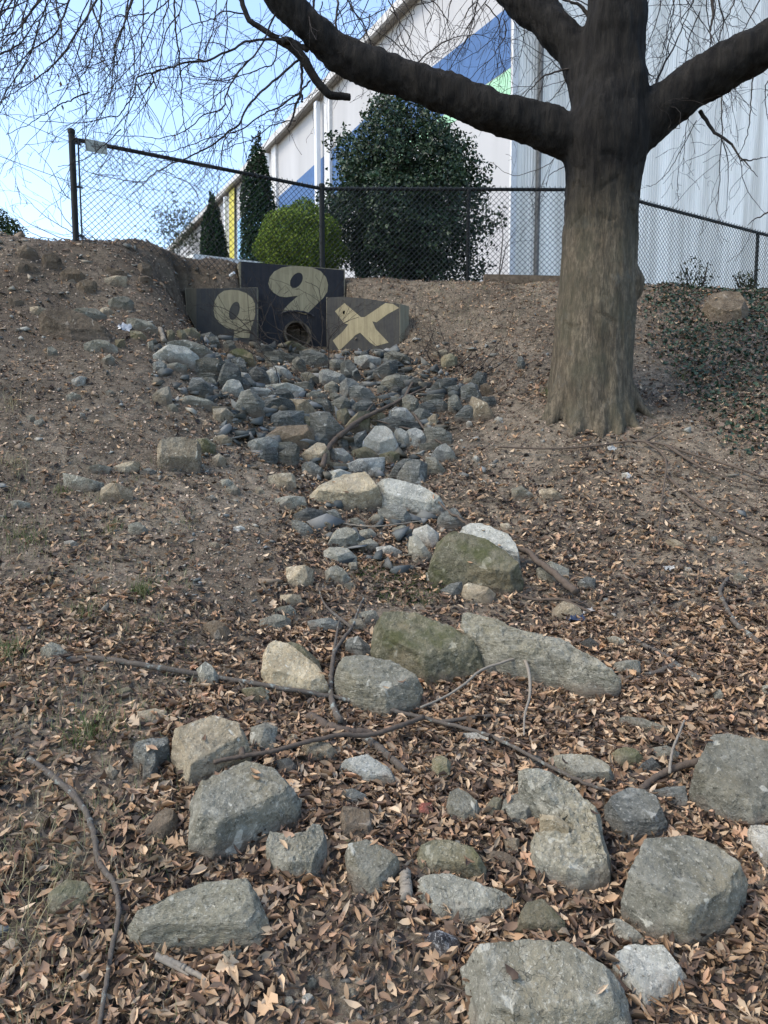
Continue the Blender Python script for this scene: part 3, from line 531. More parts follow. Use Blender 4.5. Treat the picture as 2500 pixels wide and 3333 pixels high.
rock('ZL', [(945,1370),(1000,1345),(1100,1345),(1205,1370),(1208,1440),(1200,1500),(1130,1475),(1060,1490),(1000,1520),(945,1480)], 't', label='square tan-grey boulder alone on the left bank of the rock pile', name='boulder', cat='boulder', hh=.3)
R('ZL', 'g', [(420,575),(500,560),(590,575),(640,600),(620,630),(560,620),(480,600)], [(650,510),(700,495),(760,492),(800,515),(790,550),(740,560),(700,545)], [(505,770),(570,750),(640,755),(700,785),(705,815),(640,810),(560,795)], [(1000,890),(1060,880),(1120,900),(1100,935),(1020,915)], [(1065,1095),(1120,1080),(1230,1110),(1305,1135),(1290,1155),(1180,1145),(1090,1130)], [(1290,1325),(1340,1310),(1385,1345),(1370,1370),(1310,1360)], [(395,1080),(440,1060),(485,1080),(460,1100),(400,1095)], [(635,1055),(660,1045),(685,1065),(660,1080)], [(610,860),(660,825),(690,860),(680,890),(630,880)], [(280,800),(310,790),(345,815),(320,835),(285,825)], [(760,610),(820,620),(880,640),(940,670),(945,700),(880,690),(830,660),(780,640)], [(885,760),(920,750),(925,800),(890,805)], [(1005,755),(1080,745),(1180,780),(1270,815),(1270,850),(1190,840),(1130,800),(1040,785)], [(160,1210),(190,1195),(210,1215),(180,1230)], [(205,1235),(250,1215),(270,1240),(230,1265)], [(1000,1140),(1040,1130),(1070,1160),(1030,1175)])
R('ZL', 'p', [(935,810),(980,785),(1050,780),(1120,800),(1190,845),(1180,875),(1110,870),(1040,880),(980,860),(920,835)], [(430,985),(480,960),(520,970),(500,1010),(440,1020)])
R('ZL', 't', [(915,1075),(970,1035),(1015,1020),(1032,1100),(1000,1130),(950,1105)], [(180,550),(220,543),(280,560),(290,580),(230,590),(185,575)], [(630,375),(700,358),(760,365),(755,400),(690,410),(640,395)], [(600,560),(640,545),(680,575),(665,595),(610,590)])
R('ZL', 'b', [(915,885),(960,870),(1000,900),(990,945),(930,930)], [(480,1180),(510,1190),(515,1215),(480,1210)], [(1200,710),(1250,700),(1300,730),(1290,770),(1230,760)])
R('ZL', 'n', [(360,350),(400,310),(450,320),(510,360),(490,385),(400,380)], [(830,370),(880,358),(915,380),(900,405),(840,400)], [(825,290),(860,280),(910,310),(900,350),(840,350)], [(460,410),(510,385),(580,400),(570,450),(500,455)], [(90,300),(130,285),(170,300),(150,335),(100,330)], [(150,295),(190,290),(230,320),(200,335)], [(100,190),(160,180),(210,200),(230,240),(170,250),(110,225)], [(640,310),(690,325),(760,350),(700,350)], [(50,500),(110,495),(145,520),(90,535)], [(1190,1340),(1240,1325),(1285,1380),(1260,1410),(1200,1400)], [(250,250),(320,235),(370,270),(350,310),(270,300)])
R('ZL', 'o', [(1000,690),(1030,680),(1050,710),(1040,745),(1005,740)], [(1060,690),(1100,685),(1120,720),(1090,740)], [(1100,680),(1160,665),(1200,710),(1170,740),(1120,720)], [(780,690),(850,700),(880,730),(820,735)], [(690,745),(750,738),(750,780),(700,785)])
# ---- the pile, left and right halves
FP = dict(up=.42, hh=.42, grow_=1.16, prou=.14)
def RP(z, c, *pls): R(z, {'b': 'B', 'g': 'G', 'p': 'P'}.get(c, c), *pls, **FP)
RP('P1', 'b', [(305,330),(350,240),(420,225),(490,290),(495,350),(430,390),(370,420),(310,380)], [(435,185),(490,180),(540,215),(555,300),(510,310),(460,250)], [(45,450),(80,350),(150,345),(210,400),(245,440),(230,490),(150,495)], [(490,360),(550,355),(590,420),(580,460),(520,450)], [(780,480),(870,465),(950,490),(970,520),(880,540),(800,530)], [(705,590),(760,540),(880,535),(960,560),(1000,610),(1005,640),(900,650),(720,650)], [(800,690),(860,650),(1050,645),(1055,780),(990,790),(900,760),(830,740)], [(1130,900),(1200,845),(1260,900),(1315,960),(1260,1000),(1180,950)], [(1060,110),(1130,100),(1200,140),(1300,190),(1300,240),(1220,240),(1150,200),(1090,160)], [(1420,220),(1480,200),(1540,260),(1575,330),(1530,360),(1440,300)], [(1480,930),(1550,850),(1620,820),(1640,900),(1580,970),(1510,980)], [(250,135),(300,130),(330,180),(280,190)], [(1505,430),(1570,410),(1659,450),(1720,540),(1640,550),(1560,500)], [(670,1050),(740,990),(800,970),(830,1020),(800,1090),(720,1095)], [(1390,880),(1440,870),(1470,930),(1420,980)])
rock('P1', [(1150,670),(1220,645),(1290,680),(1340,740),(1400,800),(1410,850),(1330,890),(1270,880),(1230,800),(1170,740)], 'b', label='curved banded blue-grey stone in the middle of the rock pile', **FP)
rock('P1', [(700,425),(800,420),(1000,425),(1045,450),(1030,500),(940,490),(860,465),(740,460)], 'p', label='long pale flat-topped slab high in the rock pile', **FP)
rock('P1', [(790,850),(860,790),(1050,785),(1130,800),(1140,880),(1080,940),(960,950),(860,900)], 'n', label='broad brown-grey block under the square blue-grey block in the rock pile', **FP)
RP('P1', 'g', [(100,200),(170,175),(260,180),(340,210),(345,270),(300,320),(230,290),(150,260)], [(190,350),(240,350),(290,400),(295,440),(220,400)], [(470,540),(520,470),(590,450),(650,510),(700,560),(700,640),(620,655),(540,620),(480,590)], [(830,960),(900,940),(970,940),(975,980),(900,1020),(840,1020)], [(840,1060),(940,1000),(990,950),(1020,980),(1010,1080),(960,1120),(880,1100)], [(1150,570),(1210,550),(1300,560),(1305,640),(1200,620)], [(1000,400),(1090,380),(1150,400),(1150,450),(1080,470)], [(980,190),(1020,155),(1070,190),(1090,260),(1050,300),(980,240)], [(740,180),(800,165),(870,190),(860,230),(780,230)], [(1320,570),(1400,530),(1440,500),(1480,560),(1470,610),(1400,650),(1330,620)], [(740,120),(860,130),(980,170),(960,200),(840,180)], [(190,0),(290,-10),(310,40),(230,60)], [(360,30),(430,20),(460,80),(400,110)], [(1060,310),(1130,305),(1200,370),(1130,400)], [(130,320),(230,310),(300,350),(280,370)], [(1310,500),(1360,490),(1400,530),(1350,560)], [(1110,500),(1180,480),(1270,510),(1200,545)], [(380,190),(430,195),(480,250),(440,260)], [(1300,190),(1430,185),(1440,250),(1340,270)], [(1270,420),(1330,380),(1380,420),(1370,480),(1300,480)])
RP('P1', 'p', [(345,470),(380,400),(430,380),(490,410),(520,460),(480,500),(400,495)], [(590,450),(660,455),(760,460),(780,490),(700,490),(630,500)], [(590,930),(650,905),(760,890),(820,930),(780,990),(700,1010),(620,970)], [(740,290),(780,265),(840,300),(855,400),(800,420),(750,360)], [(815,245),(870,240),(940,290),(975,350),(920,360),(850,310)], [(1230,300),(1290,290),(1380,330),(1440,350),(1400,400),(1300,380),(1240,350)], [(1410,400),(1450,360),(1510,355),(1560,400),(1520,440),(1480,500),(1420,460)], [(1330,1000),(1420,995),(1500,1070),(1450,1110),(1360,1080)], [(500,300),(560,310),(595,350),(570,380),(510,340)])
RP('P1', 't', [(960,540),(1060,535),(1130,600),(1170,650),(1110,695),(1040,640),(990,590)], [(1080,1030),(1190,950),(1260,970),(1290,1020),(1230,1110),(1150,1090)], [(1180,1120),(1300,1110),(1450,1130),(1400,1165),(1220,1150)], [(270,630),(370,620),(430,680),(420,740),(310,735),(275,690)], [(275,890),(350,865),(420,900),(420,945),(330,940)], [(260,1070),(310,1030),(370,1080),(360,1130),(280,1110)])
RP('P1', 'o', [(1060,700),(1110,700),(1175,760),(1150,800),(1080,780)], [(410,140),(470,110),(560,130),(620,190),(640,260),(560,240),(430,180)], [(870,60),(950,20),(1020,40),(1090,90),(1060,130),(960,120),(880,100)], [(1380,650),(1460,620),(1480,690),(1440,750),(1400,720)], [(1450,800),(1500,720),(1600,660),(1650,640),(1640,720),(1560,780),(1490,820)], [(120,900),(200,890),(270,950),(220,1010),(150,980)])
RP('P1', 'd', [(590,290),(650,240),(720,290),(750,370),(690,390),(600,350)], [(660,60),(760,60),(810,110),(740,110)])
rock('P2', [(225,950),(290,880),(330,815),(420,805),(490,860),(525,930),(520,960),(440,980),(370,1020),(310,990)], 'w', label='brightest bluish-white pentagonal stone in the lower rock pile', **FP)
rock('P2', [(1185,530),(1220,510),(1290,560),(1370,640),(1385,695),(1340,700),(1260,620),(1200,560)], 't', label='log-shaped tan stone leaning at the right end of the rock pile', **FP)
RP('P2', 'b', [(335,280),(380,220),(440,190),(515,190),(525,250),(480,320),(420,340),(360,310)], [(850,440),(890,385),(1000,360),(1050,390),(1010,430),(940,490),(860,470)], [(1210,380),(1260,310),(1330,315),(1320,380),(1270,440),(1240,400)], [(1125,430),(1200,390),(1245,410),(1270,470),(1290,540),(1240,500),(1125,515)], [(1075,690),(1150,600),(1220,585),(1270,620),(1275,700),(1200,710)], [(690,660),(730,620),(800,640),(835,690),(790,740),(730,740)], [(730,610),(790,575),(870,600),(890,640),(820,660)], [(800,570),(900,555),(975,590),(950,640),(880,630)], [(390,740),(480,700),(580,720),(740,780),(735,810),(630,800),(500,790)], [(140,610),(200,560),(290,570),(320,610),(250,640),(150,650)], [(1310,520),(1400,515),(1415,560),(1360,610),(1320,570)], [(1620,170),(1659,160),(1680,220),(1659,260),(1620,230)], [(1000,440),(1080,420),(1110,470),(1090,510),(1010,480)])
RP('P2', 'g', [(435,130),(490,110),(560,135),(630,170),(630,200),(560,200),(470,170)], [(405,390),(440,340),(540,320),(610,330),(625,400),(560,440),(480,450),(420,420)], [(360,430),(400,420),(445,450),(410,490)], [(1000,540),(1040,500),(1085,520),(1110,600),(1060,640),(1000,630)], [(590,540),(620,505),(680,530),(720,580),(700,640),(650,650),(610,600)], [(800,800),(930,805),(1010,850),(1000,920),(930,930),(840,890)], [(750,950),(850,935),(920,945),(900,990),(800,990)], [(800,1060),(880,1060),(950,1170),(930,1200),(840,1180),(810,1120)], [(390,790),(430,775),(470,820),(430,820)], [(760,540),(830,510),(940,500),(900,540),(800,565)], [(460,560),(530,530),(590,570),(520,600)])
RP('P2', 'p', [(165,165),(250,160),(370,175),(350,220),(270,240),(180,225)], [(480,650),(530,610),(610,620),(670,680),(695,730),(630,740),(540,700)], [(520,830),(560,810),(630,860),(640,920),(600,950),(540,900)], [(630,830),(700,810),(760,850),(790,900),(740,940),(660,890)], [(860,1040),(900,980),(970,950),(1030,1010),(1045,1060),(1000,1075),(930,1060)], [(105,1120),(200,1080),(330,1070),(400,1060),(430,1110),(380,1160),(240,1190),(140,1170)], [(280,1200),(340,1160),(400,1175),(390,1230),(310,1235)])
RP('P2', 'o', [(140,1010),(230,975),(300,1000),(345,1050),(250,1070),(160,1050)], [(390,1040),(480,1010),(545,1020),(530,1090),(470,1120)], [(940,180),(1010,145),(1065,170),(1060,220),(970,240)], [(260,700),(330,650),(410,690),(370,730),(280,740)])
RP('P2', 'd', [(470,480),(520,420),(580,460),(570,510),(490,510)], [(640,400),(700,355),(760,370),(780,430),(700,450),(640,430)], [(490,310),(500,285),(620,280),(620,310)])
RP('P2', 't', [(770,790),(830,750),(835,780),(800,800)], [(810,730),(860,690),(890,690),(885,760),(830,755)], [(870,130),(970,100),(990,140),(900,160)], [(1140,360),(1210,370),(1230,390),(1160,400)])
RP('P2', 'n', [(1290,420),(1330,400),(1395,450),(1390,490),(1310,470)])
RP('P2', 'w', [(1158,760),(1175,742),(1200,750),(1205,772),(1180,778)], [(1415,725),(1440,705),(1475,715),(1478,742),(1440,750)], [(1215,1075),(1240,1055),(1268,1075),(1250,1098)])
# ---- right side of the slope
R('R', 'b', [(630,825),(680,790),(728,800),(720,850),(660,850)], [(1345,575),(1385,570),(1385,610),(1350,615)])
R('R', 'g', [(780,1120),(830,1110),(895,1150),(850,1165)], [(1470,790),(1500,760),(1550,800),(1500,810)], [(1360,1420),(1400,1395),(1430,1440),(1380,1455)], [(1620,1380),(1659,1370),(1680,1400),(1659,1440),(1630,1430)])
R('R', 'd', [(640,1140),(700,1110),(760,1160),(700,1200)])
R('R', 't', [(1110,590),(1160,590),(1220,630),(1170,640)], [(870,1190),(920,1178),(955,1195),(940,1210)])
R('R', 'w', [(870,230),(900,225),(925,245),(900,255)], [(65,150),(85,138),(100,150),(85,162)], [(1200,735),(1240,740),(1250,760),(1215,755)])
rock('D', [(1515,665),(1530,640),(1565,633),(1600,640),(1618,665),(1605,692),(1570,700),(1535,692)], 'n', label='rounded brown boulder half sunk in the ivy near the crest', hh=.3, front=.2, name='boulder', cat='boulder', prou=.0)

def label_rocks():
    anc = [r for r in ROCKS if r[5]]
    used = set(r[5] for r in anc)
    def short(l): return l
    key = {id(r): r[5] for r in anc}
    land = [((640, 650), 'the painted culvert wall', 140), ((700, 720), 'the pipe mouth', 50), ((1280, 900), 'the tree base', 110), ((155, 525), 'the left fence post', 40)]
    names = []
    for r in anc:
        t = r[5]
        for cut in (' behind', ' right of', ' left of', ' leaning', ' above', ' below', ' under', ' at ', ' near', ' in ', ' with', ' lying', ' alone', ', ', ' touching', ' beside', ' just', ' tucked', ' sunk', ' poking', ' among', ' half', ' between', ' right behind', ' standing', ' directly', ' cut', ' wedged', ' pointing', ' sloping', ' leaning', ' high', ' on the', ' against', ' topmost'):
            k = t.find(cut)
            if k > 12: t = t[:k]
        names.append((r, t))
    cnt = {}
    for r, t in names: cnt[t] = cnt.get(t, 0) + 1
    anchors = [(tuple(r[1]), 'the ' + t, max(r[2]) / 2) for r, t in names if cnt[t] == 1 and len(t.split()) <= 6] + land
    for r in sorted([q for q in ROCKS if not q[5]], key=lambda q: -q[4]):
        x, y = r[1]; ww, hh_ = r[2]; asp = ww / max(hh_, 1)
        shp = 'long flat' if asp > 2.6 else 'flattish' if asp > 1.75 else 'upright' if asp < .8 else 'angular' if int(x * 3 + y) % 2 else 'blocky'
        size = 'large' if r[4] > .26 else 'medium' if r[4] > .15 else 'small' if r[4] > .08 else 'tiny'
        an = sorted(anchors, key=lambda a: math.hypot(a[0][0] - x, a[0][1] - y) - .5 * a[2])[:5]
        done = False
        def rel(a):
            dx, dy = x - a[0][0], y - a[0][1]; dist = math.hypot(dx, dy)
            near = 'just ' if dist < a[2] + 45 else 'a bit ' if dist < a[2] + 100 else 'well '
            if abs(dx) > 2.2 * abs(dy): d = 'right of' if dx > 0 else 'left of'
            elif abs(dy) > 2.2 * abs(dx): d = 'below' if dy > 0 else 'above'
            else: d = ('below' if dy > 0 else 'above') + ' and ' + ('right of' if dx > 0 else 'left of')
            return near + d
        for extra in range(7):
            L_ = f"{size} {shp} {CN[r[3]]} stone {rel(an[min(extra, 4)])} {an[min(extra, 4)][1]}"
            if extra > 4: L_ = f"{size} {shp} {CN[r[3]]} stone {rel(an[0])} {an[0][1]}, {rel(an[extra - 4])} {an[extra - 4][1]}"
            if L_ not in used: break
        r[5] = L_; used.add(L_); r[0]['label'] = L_
    for r in ROCKS:
        if r[6] == 'rock' and r[4] < .30: r[0]['group'] = 'stones strewn down the gully and slopes'
        elif r[6] == 'boulder': r[0]['group'] = 'boulders lying in the gully'
        elif r[6] == 'pebble': r[0]['group'] = 'loose pebbles among the leaves'
        else: r[0]['group'] = 'stones strewn down the gully and slopes' if r[6] == 'rock' else r[0].get('group', 'brick pieces')
label_rocks()
# ================================================================ CULVERT HEADWALL
def conc(name, base, dk, worn=None):
    m = M(name, .9, .2); v = m.coord(); vs = m.coord((9, 9, .7)); a = m.noise(vs, 2.2, 6, .7); b = m.noise(v, 8, 6, .7); c = m.noise(v, 90, 3, .7)
    col = m.mix(m.ramp(a, [(.35, 1.), (.65, 0.)]), base, dk); col = m.mix(m.ramp(b, [(.5, 0.), (.75, .6)]), col, tuple(x * .6 for x in base))
    if worn:
        q = m.noise(m.coord((6, 6, 2.2)), 3.5, 8, .8, .6); col = m.mix(m.ramp(q, [(.60, 0.), (.64, .75)]), col, worn); col = m.mix(m.ramp(m.noise(vs, 5, 6, .75), [(.55, 0.), (.72, .55)]), col, tuple(x * .45 for x in base))
    return m.done(col, m.bump(c, .5, .004, m.bump(b, .3, .01)))
conc_m = conc('weathered_concrete', (.26, .235, .165), (.15, .135, .095))
black_m = conc('flat_black_paint', (.022, .024, .03), (.032, .032, .034), (.05, .048, .042))
wash_m = conc('thin_grey_paint', (.042, .043, .044), (.065, .062, .052), (.09, .083, .064))
cream_m = conc('faded_cream_paint', (.33, .29, .18), (.22, .19, .12), (.17, .15, .10))
pipe_m = plain('concrete_pipe', (.085, .072, .05), .9, .2, (14, .4))
dark_m = plain('painted_hole_shade', (.004, .004, .004), .9, .1, (14, .4))  # near-black colour standing for the shade inside the pipe and drain hole
ca, cb, cu, cn, cL = wall_frame('centre')
cwt = empty('culvert_headwall', [*(.5 * (ca + cb))[:2], base_z('centre')[0]], 'black painted concrete culvert wall with cream graffiti numerals and a round pipe mouth', 'culvert wall')
def slab(k, thick, zlow, mat, name):
    a, b, u, n, L = wall_frame(k); n3 = np.array([*n, 0.]); za, zb = base_z(k)
    P = [a, b, np.array([b[0], b[1], zb - zlow]), np.array([a[0], a[1], za - zlow])]
    mb = MB().prism(P, -n3 * thick); return mb.build(name, mat, cwt), a, b, n3
o, a, b, n3 = slab('centre', .22, .35, conc_m, 'centre_wall')
# real opening through the wall for the pipe
pc = None
def onwall(k, sx, sy, off=0.):
    a, b, u, n, L = wall_frame(k); n3 = np.array([*n, 0.]); C0 = np.array([0, 0, CZ]); r = ray(sx, sy)
    return C0 + r * (np.dot(a + n3 * off - C0, n3) / np.dot(r, n3))
HW = (560, 820, 800 / 1659)
def hw(p): return HW[0] + p[0] * HW[2], HW[1] + p[1] * HW[2]
pipec = onwall('centre', *hw((842, 560))); PR = .158
cyl = MB().tube([pipec + n3 * .3, pipec - n3 * .6], PR, 40).build('cutter', conc_m)
def boolean(o, c):
    md = o.modifiers.new('b', 'BOOLEAN'); md.object = c; md.operation = 'DIFFERENCE'; md.solver = 'EXACT'
    dg = bpy.context.evaluated_depsgraph_get(); dg.update(); me = bpy.data.meshes.new_from_object(o.evaluated_get(dg)); o.modifiers.remove(md); o.data = me
bpy.context.view_layer.update()
# cutter is in world space, wall is child of an Empty
boolean(o, cyl)
# pipe: inner and outer skin
def ringpipe():
    th = np.linspace(0, 2 * math.pi, 41)[:-1]; side = np.array([cu[0], cu[1], 0]); up = np.array([0, 0, 1.])
    V = []
    for off, r in ((-.205, PR - .004), (.07, PR - .004), (.07, PR + .018), (-.0, PR + .018)):
        for t in th:
            oo = off if off < .05 else off + .05 * math.sin(t) * -1   # mouth cut slightly raked
            V.append(pipec + n3 * oo + side * r * math.cos(t) + up * r * math.sin(t))
    F = []
    for k in range(3): F += [(k * 40 + j, k * 40 + (j + 1) % 40, k * 40 + 40 + (j + 1) % 40, k * 40 + 40 + j) for j in range(40)]
    return V, F
V, F = ringpipe(); MB().add(V, F).build('pipe', pipe_m, cwt, smooth=False)
MB().tube([pipec - n3 * .19, pipec - n3 * .2], PR - .006, 32).build('pipe_shade_disc', dark_m, cwt)  # near-black disc closing the pipe, in place of its deep inner shade
# broken mortar hood above the pipe
hood = []
for t in np.linspace(.35, 2.75, 12): hood.append(pipec + n3 * .035 + np.array([cu[0], cu[1], 0]) * .235 * math.cos(t) + np.array([0, 0, 1.]) * (.20 + .09 * math.sin(t)) )
MB().tube(spline(hood, 24), .013 + .004 * np.sin(np.arange(24) * 1.7), 7).build('mortar_hood', black_m, cwt)
bpy.data.objects.remove(cyl)
_n3 = np.array([*wall_frame('left')[3], 0.]); MB().prism([onwall('left', *hw(q)) for q in ((88, 248), (577, 240), (577, 720), (330, 720), (165, 525), (97, 400))], -_n3 * .2).build('left_wing_wall', conc_m, cwt)
rw, ra, rb, rn = slab('right', .2, .35, conc_m, 'right_wing_wall')
# paint sheets, 2 mm proud, cut as concave polygons
from mathutils.geometry import tessellate_polygon
def paint(name, k, loops, mat, off, px=hw):
    P = [[Vector(onwall(k, *px(q), off)) for q in lp] for lp in loops]
    T = tessellate_polygon(P); flat = [p for lp in P for p in lp]
    return mesh_obj(name, [tuple(p) for p in flat], [tuple(t) for t in T], mat, cwt)
def sm(pts, n=48):   # smooth closed loop
    P = np.array([(*q, 0) for q in pts + pts[:1]], float); Q = np.concatenate([P[-2:-1], P, P[1:2]]); s = spline(Q, (len(Q) - 1) * 6 + 1)
    return [(q[0], q[1]) for q in s[6:-6]][:-1]
holeL = [(pipec + n3 * .0)]
# centre panel black with the pipe opening left free
cx, cy = 842, 560; rr = PR * FPX / pipec[1] / HW[2] * 1.01
circ = [(cx + rr * math.cos(t), cy - rr * math.sin(t)) for t in np.linspace(0, 2 * math.pi, 33)[:-1]]
paint('black_paint', 'centre', [[(466, 64), (1160, 124), (1160, 640), (466, 640)], circ], black_m, .003)
nine = sm([(655, 200), (680, 145), (730, 112), (800, 96), (900, 98), (980, 120), (1035, 170), (1052, 230), (1030, 300), (975, 360), (920, 410)]) 
nine2 = [(650, 215), (660, 170), (690, 132), (740, 106), (800, 96), (880, 96), (950, 106), (1005, 130), (1040, 172), (1054, 222), (1048, 270), (1020, 312), (975, 355), (930, 400), (905, 424), (860, 412), (815, 403), (775, 405), (738, 418), (748, 395), (790, 350), (835, 310), (848, 296), (810, 300), (770, 306), (725, 300), (685, 275), (660, 245)]
eye = [(840 + 40 * math.cos(t) + 16 * math.sin(t), 192 - 52 * math.sin(t)) for t in np.linspace(0, 2 * math.pi, 25)[:-1]]
paint('painted_numeral', 'centre', [nine2, eye], cream_m, .0055)
paint('brown_wash', 'left', [[(91, 250), (165, 247), (165, 520), (100, 398)]], conc('brown_stained_wash', (.10, .088, .062), (.06, .053, .038)), .003)
paint('grey_paint', 'left', [[(165, 247), (574, 242), (574, 640), (275, 650), (215, 580), (165, 522)]], wash_m, .003)
n0_ = [(280, 390), (286, 335), (310, 290), (350, 262), (400, 255), (450, 260), (500, 278), (540, 310), (560, 350), (562, 420), (550, 470), (535, 510), (522, 580), (415, 580), (422, 545), (415, 528), (370, 515), (320, 480), (290, 440)]
e0 = [(421 + 34 * math.cos(t) + 14 * math.sin(t), 398 - 62 * math.sin(t)) for t in np.linspace(0, 2 * math.pi, 25)[:-1]]
paint('painted_numeral', 'left', [n0_, e0], cream_m, .0055)
paint('grey_paint', 'right', [[(1045, 308), (1160, 302), (1330, 318), (1535, 352), (1535, 690), (1045, 690)]], wash_m, .003)
X_ = [(1100, 400), (1165, 345), (1275, 440), (1300, 440), (1440, 345), (1490, 350), (1533, 378), (1455, 420), (1380, 475), (1352, 468), (1375, 520), (1462, 612), (1375, 636), (1335, 610), (1270, 545), (1240, 560), (1130, 668), (1085, 598), (1150, 540), (1190, 490), (1160, 480), (1130, 440)]
paint('painted_letter', 'right', [X_], cream_m, .0055)
MB().tube([onwall('right', *hw((1163, 409)), .004), onwall('right', *hw((1163, 409)), .009)], .022, 16).build('drain_hole', dark_m, cwt)  # raised disc, its black colour stands for shade inside the hole
# little white pipe end sticking out at the left
p = onwall('centre', *hw((448, 158))); tb = MB().tube([p - np.array([.02, .15, 0]), p + np.array([-.08, -.12, -.03])], .018, 12).build('drain_spout', plain('white_plastic', (.6, .6, .58), .5), cwt)
# wire ties / retaining timber on the crest
timber_m = plain('weathered_timber', (.13, .10, .07), .9, .2, (20, .4))
q0, q1 = D(1045, 603, 10.0), D(1240, 607, 10.02)
tm = MB(); u_ = (q1 - q0); tm.box((q0 + q1) / 2 + [0, 0, .0], u_ / 2, (0, .05, 0), (0, 0, .055)); tag(tm.build('landscape_timber', timber_m, origin=(q0 + q1) / 2), 'weathered brown timber edging under the fence left of the tree trunk', 'timber edging')

# ================================================================ FENCE
fm = plain('black_vinyl', (.012, .014, .014), .35, .5); fb = M('olive_black_coating', .6, .2); fb = fb.done((.012, .013, .011))
ft = empty('chain_link_fence', [FB[0], FB[1], float(H(*FB))], 'black chain link fence running along the crest behind the culvert wall', 'fence')
def gz(p): return float(H(p[0], p[1]))
def post(p, r, top, name='post', parts=True):
    z0 = gz(p) - .25; mb = MB().tube([(p[0], p[1], z0), (p[0], p[1], top)], r, 16)
    mb.tube([(p[0], p[1], top - .03), (p[0], p[1], top + .004), (p[0], p[1], top + .02)], [r + .005, r + .005, r * .5], 16)
    return mb.build(name, fb, ft)
post(FA, .034, ZT + .09, 'end_post'); post(FB, .036, ZT + .05, 'corner_post'); post(FC, .036, ZT + .05, 'corner_post')
t = fxy(1012, 409); post(t, .024, ZT - .01, 'line_post')
post(FD, .026, ZT - .01, 'line_post'); post(FC + (FE - FC) * .8, .026, ZT - .01, 'line_post')
for p, q in ((FA, FB), (FB, FC), (FC, FE)):
    MB().tube([(p[0], p[1], ZT), (q[0], q[1], ZT)], .022, 12).build('top_rail', fb, ft)
    mb = MB(); d = q - p; L = np.linalg.norm(d); d = d / L; nrm = np.array([d[1], -d[0]]) * .026; hgt = 1.17; step = .072
    zb = lambda s: max(gz(p + d * s) + .02, ZT - 1.24)
    for sgn in (1, -1):
        s0 = -hgt - .1
        while s0 < L + hgt + .1:
            # line: s = s0 + z*(sgn) ; z measured from top downwards
            A = []
            for z in np.linspace(-.02, hgt + .05, 30):
                s = s0 + sgn * z
                if 0.03 <= s <= L - .03 and ZT - z > gz(p + d * s) - .01: A.append((p[0] + d[0] * s + nrm[0] + sgn * nrm[0] * .06, p[1] + d[1] * s + nrm[1] + sgn * nrm[1] * .06, ZT - z))
            if len(A) > 1: mb.tube([A[0], A[-1]], .0034, 3)
            s0 += step
    s = .04
    while s < L - .03:    # knuckled ends above the rail
        c = p + d * s + nrm; mb.tube([(c[0] - d[0] * .012, c[1] - d[1] * .012, ZT + .015), (c[0], c[1], ZT + .038), (c[0] + d[0] * .012, c[1] + d[1] * .012, ZT + .015)], .0034, 3); s += step
    mb.build('wire_mesh', fm, ft)
    for s in np.arange(.35, L, .6):
        c = p + d * s; MB().tube([(c[0] + nrm[0] * 1.1, c[1] + nrm[1] * 1.1, ZT - .03), (c[0] + nrm[0] * 1.2, c[1] + nrm[1] * 1.2, ZT + .01), (c[0], c[1], ZT + .027), (c[0] - nrm[0], c[1] - nrm[1], ZT)], .004, 5).build('wire_tie', fm, ft)
d = (FB - FA) / np.linalg.norm(FB - FA); c = FA + d * .06 + np.array([d[1], -d[0]]) * .026
MB().tube([(c[0], c[1], ZT - 1.13), (c[0], c[1], ZT)], .009, 6).build('tension_bar', fm, ft)
for z in (.04, .5, 1.02):
    MB().box([(FA[0] + c[0]) / 2, (FA[1] + c[1]) / 2, ZT - z], (*(d * .06), 0), (d[1] * .004, -d[0] * .004, 0), (0, 0, .012)).build('tension_band', fm, ft)
# small grey plate hung at the top rail
sg = []
for s_, z_ in ((.13, .02), (.36, .02), (.36, -.11), (.13, -.11)): q = FA + d * s_ + np.array([d[1], -d[0]]) * .036; sg.append((q[0], q[1], ZT + z_))
si = MB().prism(sg, np.array([d[1], -d[0], 0]) * .004).build('fence_plate', plain('grey_tin', (.30, .31, .26), .5, .4, (30, .3)), origin=sg[0]); tag(si, 'small weathered grey metal plate hung on the fence rail beside the end post', 'sign plate')
er = MB(); c0 = np.mean(sg, 0) + np.array([d[1], -d[0], 0]) * .007; er.box(c0, (*(d * .05), 0), np.array([d[1], -d[0], 0]) * .001, (0, 0, .008)); er.box(c0 + [0, 0, .022], (*(d * .03), 0), np.array([d[1], -d[0], 0]) * .001, (0, 0, .006)); er.build('worn_mark', plain('worn_print', (.12, .12, .11)), si)

# ================================================================ BUILDING
E_ = 10.8; _a, _b = depth_at(215, CZ + E_, 690), depth_at(555, CZ + E_, 360); WP = np.array([colk(690, 215) * _a, _a]); Wd = np.array([colk(360, 555) * _b, _b]) - WP; Wd /= np.linalg.norm(Wd); Rd = np.array([Wd[1], -Wd[0]])        # along left wall, along right wall
Kc = colk(1106, 300); tt = (WP[0] - Kc * WP[1]) / (Kc * Wd[1] - Wd[0]); CO = WP + Wd * tt   # near corner
GZ0 = CZ + 2.1; EZ = CZ + E_
bt = empty('white_building', [CO[0], CO[1], GZ0], 'large white building with blue and green diagonal bands and a corrugated end wall', 'building')
m = M('white_stucco', .7, .3); v = m.coord(); vs = m.coord((1, 1, .12)); a = m.noise(vs, .9, 4, .6); b = m.noise(v, 40, 4, .6)
stucco = m.done(m.mix(m.ramp(a, [(.35, 0.), (.7, 1.)]), (.38, .375, .37), (.46, .455, .45)), m.bump(b, .25, .01))
m = M('corrugated_white', .45, .5); v = m.coord(); vs = m.coord((1.5, 1.5, .10)); a = m.noise(vs, 1.6, 5, .65, .3); b = m.noise(v, 5, 4, .6)
